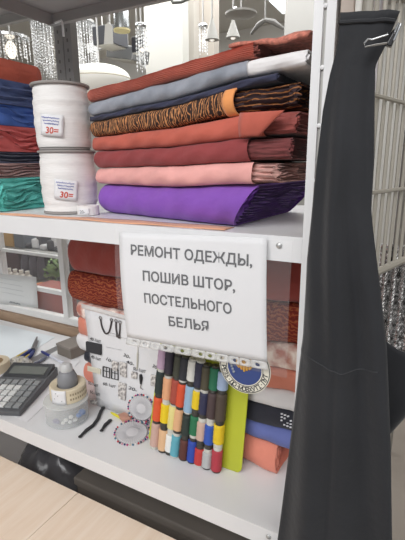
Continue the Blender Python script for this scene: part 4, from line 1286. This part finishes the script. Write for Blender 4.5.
# disc lamp
Y = 1.7
c = at(241, 15, Y); R = 0.085
d_ = thing('disc_lamp', 'flat grey disc lamp above the terracotta bolt', 'lamp', c, HANG)
b = MB(); b.lathe([(0.001, -0.012), (R * 0.7, -0.008), (R, 0), (R, 0.01), (0.001, 0.02)], 40, Matrix.Translation(c)); obj('disc_shade', b, mat('grey_disc', '#a8a6a0', rough=0.4), d_)
b = MB(); b.ball(c + Vector((-0.015, -R * 0.5, 0.02)), 0.011, 10, 6); obj('bulb', b, glow('bright_bulb', '#ffffff', 5), d_)
rod(d_, c.x, Y, c.z + 0.015)
for label, xp, yp, Y, R, h in (('small grey cone lamp right of the beige panel', 212, 40, 2.0, 0.045, 0.11), ('small grey cone lamp under the disc lamp', 233, 38, 2.0, 0.045, 0.09)):
    c = at(xp, yp, Y)
    root = thing('cone_lamp', label, 'lamp', c, HANG)
    b = MB(); b.lathe([(R, 0), (R * 0.25, h), (R * 0.2, h + 0.01), (0.001, h + 0.012)], 28, Matrix.Translation(c)); obj('cone_shade', b, mat('cone_grey', '#9f9d97', rough=0.4), root)
    b = MB(); b.ball(c + Vector((0, 0, 0.008)), R * 0.4, 12, 8); obj('bulb', b, glow('dim_bulb', '#fff8ee', 0.8), root)
    rod(root, c.x, Y, c.z + h)
c = at(265, 20, 1.9)
root = thing('chevron_lamp', 'chevron shaped grey lamp above the terracotta end', 'lamp', c, HANG)
for sx in (-1, 1):
    b = MB(); b.tube([c, c + Vector((sx * 0.045, 0.02, -0.012)), c + Vector((sx * 0.10, 0.04, -0.05))], [0.012, 0.016, 0.008], 8); obj('lamp_arm', b, mat('chevron_grey', '#85837f', rough=0.35), root)
rod(root, c.x, 1.9, c.z)
# lit ceiling panels
def ceiling_light(label, x, y, w, d, e):
    root = thing('ceiling_light', label, 'lamp', (x, y, CEIL), 'lit ceiling panels')
    b = MB(); b.box(x - w / 2, x + w / 2, y - d / 2, y + d / 2, CEIL - 0.03, CEIL - 0.001); obj('light_frame', b, mat('light_frame_white', '#e4e4e2', rough=0.5), root, smooth=False)
    b = MB(); b.box(x - w / 2 + 0.02, x + w / 2 - 0.02, y - d / 2 + 0.02, y + d / 2 - 0.02, CEIL - 0.034, CEIL - 0.028); obj('diffuser', b, glow('panel_glow_%s' % e, '#f3fbff', e), root, smooth=False)
q = on_level(299, 3, CEIL - 0.03)
ceiling_light('lit ceiling panel seen beside the white front post', q.x + 0.1, q.y, 0.75, 0.5, 2.5)
b = MB(); c = at(181, 0, 1.9)
b.tube([c + Vector((-0.08, 0, 0.03)), c + Vector((-0.06, 0, -0.005)), c + Vector((0, 0, -0.012)), c + Vector((0.06, 0, -0.004)), c + Vector((0.075, 0, 0.05)), c + Vector((0.02, 0, CEIL - c.z))], 0.009, 8)
tag(obj('hanging_cable', b, mat('dark_cable', '#54534f', rough=0.5)), 'dark looped cable hanging in front of the display panels', 'cable')

# ------------------------------------------------------------------ grid panels on the right
def grid_panel(label, ox, oy, ang, L, z0, z1, m, step=0.05, hstep=0.16):
    d = Vector((math.sin(ang), math.cos(ang), 0))
    o = Vector((ox, oy, 0))
    root = thing('wire_grid_panel', label, 'grid', (ox, oy, 0), 'white wire grid panels')
    fr = MB()
    for a in (0, L):
        fr.tube([o + d * a + Vector((0, 0, 0)), o + d * a + Vector((0, 0, z1))], 0.006, 10)
    for z in (z0, z1 - 0.008):
        fr.tube([o + Vector((0, 0, z)), o + d * L + Vector((0, 0, z))], 0.006, 8)
    obj('grid_frame', fr, m, root)
    w = MB()
    a = step
    while a < L - 0.01:
        w.tube([o + d * a + Vector((0, 0, z0)), o + d * a + Vector((0, 0, z1))], 0.0027, 6); a += step
    z = z0 + hstep
    side = Vector((d.y, -d.x, 0)) * 0.004
    while z < z1:
        w.tube([o + side + Vector((0, 0, z)), o + d * L + side + Vector((0, 0, z))], 0.0028, 6); z += hstep
    obj('wire_lattice', w, m, root)
b = MB(); b.box(0.12, 1.3, 2.0, 2.08, 0, 2.6)  # backdrop added to darken the gaps between the wires
tag(obj('display_panel', b, mat('dark_taupe_backdrop', '#67625c', rough=0.8), smooth=False), 'added dark taupe backdrop standing far behind the wire grids', 'panel', 'display panels in the lamp shop')
GWM = mat('warm_white_wire', '#aca79c', rough=0.4)
GWM2 = mat('greyish_wire', '#8f8c86', rough=0.4)
grid_panel('nearest wire grid panel beside the white front post', 0.078, -0.06, 0.27, 0.8, 1.34, 2.1, GWM, step=0.024, hstep=0.12)
grid_panel('farther wire grid panel holding the silver sequin cloth', 0.106, 0.36, 0.0, 1.2, 0.93, 2.1, GWM2, step=0.1, hstep=0.21)
b = MB(); b.box(0.034, 0.052, 0.002, 0.03, 0, 2.3)  # neighbouring post flange, its shade mixed into the beige
tag(obj('upright_strip', b, mat('shaded_upright', '#b3a59a', rough=0.5), smooth=False, bevel=0.002), 'post flange toned beige for shade, between the white post and the grid', 'upright')
b = MB(); b.box(0.0535, 0.062, -0.004, 0.02, 0, 2.3)
tag(obj('narrow_upright', b, mat('white_upright', '#dedcd6', rough=0.4), smooth=False, bevel=0.002), 'narrow white upright directly left of the nearest grid', 'upright')

# silver sequin cloth behind the grid
b = MB(); P = []
for j in range(60):
    z = 1.06 + 0.27 * j / 59
    P.append([Vector((0.080 + 0.0022 * i, 0.338 + 0.008 * math.sin(i * 0.8) + 0.0025 * ((i + j) % 2), z)) for i in range(44)])
b.grid(P)
seq = mat('silver_sequins', '#b9b6b2', rough=0.22, metal=0.8, var=0.6, scale=120, col2='#efefef', bump=1.0, bscale=160)
tag(obj('sequin_cloth', b, seq, smooth=False, solid=0.003), 'silver sequin cloth hanging behind the wire grids', 'fabric')

# ------------------------------------------------------------------ black garment clipped to the grid
GB_ = cloth('black_garment_cloth', '#2a2b2e', var=0.10, bump=0.2, rough=0.75, sheen=0.15, scale=10)
gm = thing('black_garment', 'long black cloth garment clipped to the wire grid and hanging down', 'garment', (0.08, -0.08, 1.2))
Lp = [(340, 13), (337.5, 45), (329, 75), (322, 110), (315, 170), (310, 220), (305, 262), (300, 340), (290, 420), (275, 540), (268, 590)]
Rp = [(400, 11), (385, 46), (375, 66), (373.5, 110), (373, 160), (370, 210), (375, 260), (385, 350), (390, 450), (392, 540), (393, 590)]
def interp_px(tab, y):
    for a, c in zip(tab[:-1], tab[1:]):
        if y <= c[1] or c is tab[-1]:
            k = (y - a[1]) / (c[1] - a[1]); return a[0] + (c[0] - a[0]) * k
YG = -0.112
front = []; NR, NC = 110, 34
for j in range(NR + 1):
    f = j / NR
    row = []
    yy = 12 + 570 * f
    pl_, pr_ = at(interp_px(Lp, yy), yy, YG), at(interp_px(Rp, yy), yy, YG)
    for i in range(NC + 1):
        u = i / NC
        p = pl_.lerp(pr_, u)
        yb = p.y
        # folds fall from the clip and spread towards the hem
        spread = min(1, max(0, (yy - 40) / 250))
        fold = 0.010 * math.sin(u * 9.0 + 0.6 + 0.8 * f) * (0.25 + 0.75 * spread) + 0.005 * math.sin(u * 17 - 2.2 * f * 3) * spread
        pull = 0.010 * math.exp(-((u - (0.85 - 0.3 * f * 3)) ** 2) / 0.03) * math.exp(-f * 9)
        edge = 0.012 * (abs(2 * u - 1) ** 4) * (0.15 + 0.85 * spread)
        crease = 0.004 * math.exp(-((u - 0.47) / 0.04) ** 2) * (1 if yy > 255 else max(0, (yy - 180) / 75))
        seam = -0.0025 * math.exp(-((yy - (355 + 20 * min(1, u * 1.8))) / 3.0) ** 2) * (1 if u < 0.92 else 0)
        row.append(Vector((p.x, yb + fold * 0.8 - pull + edge + crease + seam, p.z)))
    front.append(row)
b = MB()
b.grid(front)
obj('cloth_front', b, GB_, gm, solid=0.004, angle=80)
b = MB(); sm = []
for i in range(2, 32):
    u = i / NC
    yy = 353 + 19 * min(1, u * 1.8)
    jf = (yy - 12) / 570 * NR; j = int(jf)
    sm.append(front[j][i].lerp(front[j + 1][i], jf - j) + Vector((0, -0.0025, 0)))
b.tube(sm, 0.0009, 6)
obj('waist_seam', b, mat('charcoal_thread', '#2e2f32', rough=0.7), gm)
b = MB()
hem = [p + Vector((0, -0.003, 0.0)) for p in front[2]]
b.tube(hem, 0.0022, 6)
obj('stitched_hem', b, GB_, gm)
# fold that falls behind towards the grid
bf = MB(); P = []
for j in range(26):
    f = j / 25
    zz = 1.29 - 0.175 * f
    row = []
    for i in range(9):
        u = i / 8
        x0 = 0.118 + 0.012 * f
        x1 = 0.20 - 0.060 * max(0, f - 0.35) / 0.65
        sag = 0.030 * math.sin(u * PI) * (1 - f)
        row.append(Vector((x0 + (x1 - x0) * u, -0.075 + 0.03 * u + 0.006 * math.sin(u * 6), zz - sag + 0.0 * u)))
    P.append(row)
bf.grid(P)
obj('back_fold', bf, GB_, gm, solid=0.004)
# black strap above, at the top of the grid
b = MB(); c = at(347, 3, -0.098)
b.grid([[Vector((c.x - 0.010 + 0.024 * i / 6, -0.101 + 0.002 * math.sin(i * 1.4 + j), 1.672 + 0.435 * j / 8)) for i in range(7)] for j in range(9)])
tag(obj('black_strap', b, GB_, solid=0.003), 'short black strap hanging above the black garment', 'strap')

# binder clip
cp = at(390, 38, YG - 0.006)
bc = thing('binder_clip', 'black binder clip with silver handles gripping the garment corner', 'clip', cp)
def cpx(x, y, off=0.0): return at(x, y, YG - 0.006 - off)
b = MB()
q4_ = [cpx(384, 46), cpx(391, 48.5), cpx(399, 29), cpx(393, 29)]
fr_ = [cpx(386, 45, .009), cpx(391.5, 46.5, .009), cpx(396.5, 33, .009), cpx(393, 32, .009)]
b.add(q4_ + fr_, [(0, 3, 2, 1), (4, 5, 6, 7)] + [(i, (i + 1) % 4, 4 + (i + 1) % 4, 4 + i) for i in range(4)])
obj('clip_body', b, mat('clip_black', '#1d1d20', rough=0.25), bc, smooth=False, bevel=0.001)
b = MB(); b.tube([cpx(387, 43, .010), cpx(377, 44.5, .012), cpx(365, 47, .014), cpx(364, 43.5, .014), cpx(368, 39, .014), cpx(372, 39.5, .013), cpx(388, 34.5, .010)], 0.0011, 8)
obj('wire_handle', b, CHROME, bc)
b = MB(); b.tube([cpx(389, 46, .004), cpx(394, 40, .008), cpx(401, 24, .008), cpx(399, 23, .006), cpx(393, 36, .004)], 0.0011, 8)
obj('wire_handle', b, CHROME, bc)

# ------------------------------------------------------------------ light
def area(name, loc, target, sx, sy, power, col=(1, 1, 1)):
    l = bpy.data.lights.new(name, 'AREA'); l.shape = 'RECTANGLE'; l.size = sx; l.size_y = sy; l.energy = power; l.color = col
    o = bpy.data.objects.new(name, l); COL.objects.link(o); o.location = loc
    o.rotation_euler = (Vector(target) - Vector(loc)).to_track_quat('-Z', 'Y').to_euler()
    return o
area('aisle_lamp', (-0.3, -1.9, 3.05), (-0.4, 0.1, 1.2), 3.0, 1.4, 112, (0.99, 0.99, 1.0))
area('shop_lamp', (-1.8, 2.4, 3.1), (-1.8, 2.4, 0), 3.4, 2.2, 135, (0.99, 1.0, 1.0))
area('side_lamp', (1.6, -0.2, 3.1), (0.2, 0.2, 0.8), 1.2, 2.0, 25, (1, 0.98, 0.95))
w = bpy.data.worlds.new('hall'); SC.world = w
w.use_nodes = True
w.node_tree.nodes['Background'].inputs['Color'].default_value = (0.95, 0.97, 1.0, 1)
w.node_tree.nodes['Background'].inputs['Strength'].default_value = 0.55

# ------------------------------------------------------------------ camera
cd_ = bpy.data.cameras.new('camera')
cd_.sensor_fit = 'VERTICAL'; cd_.sensor_height = 24.0; cd_.lens = FOC / 540 * 24.0
cd_.clip_start = 0.02
co = bpy.data.objects.new('camera', cd_); COL.objects.link(co)
Rm = Matrix(RW)
M3 = Matrix((Rm @ Vector((1, 0, 0)), Rm @ Vector((0, -1, 0)), Rm @ Vector((0, 0, -1)))).transposed()
co.matrix_world = Matrix.Translation(CAM) @ M3.to_4x4()
SC.camera = co
vs = SC.view_settings
vs.view_transform = 'Standard'; vs.look = 'None'; vs.gamma = 1.0; vs.use_curve_mapping = False
vs.exposure = -0.12
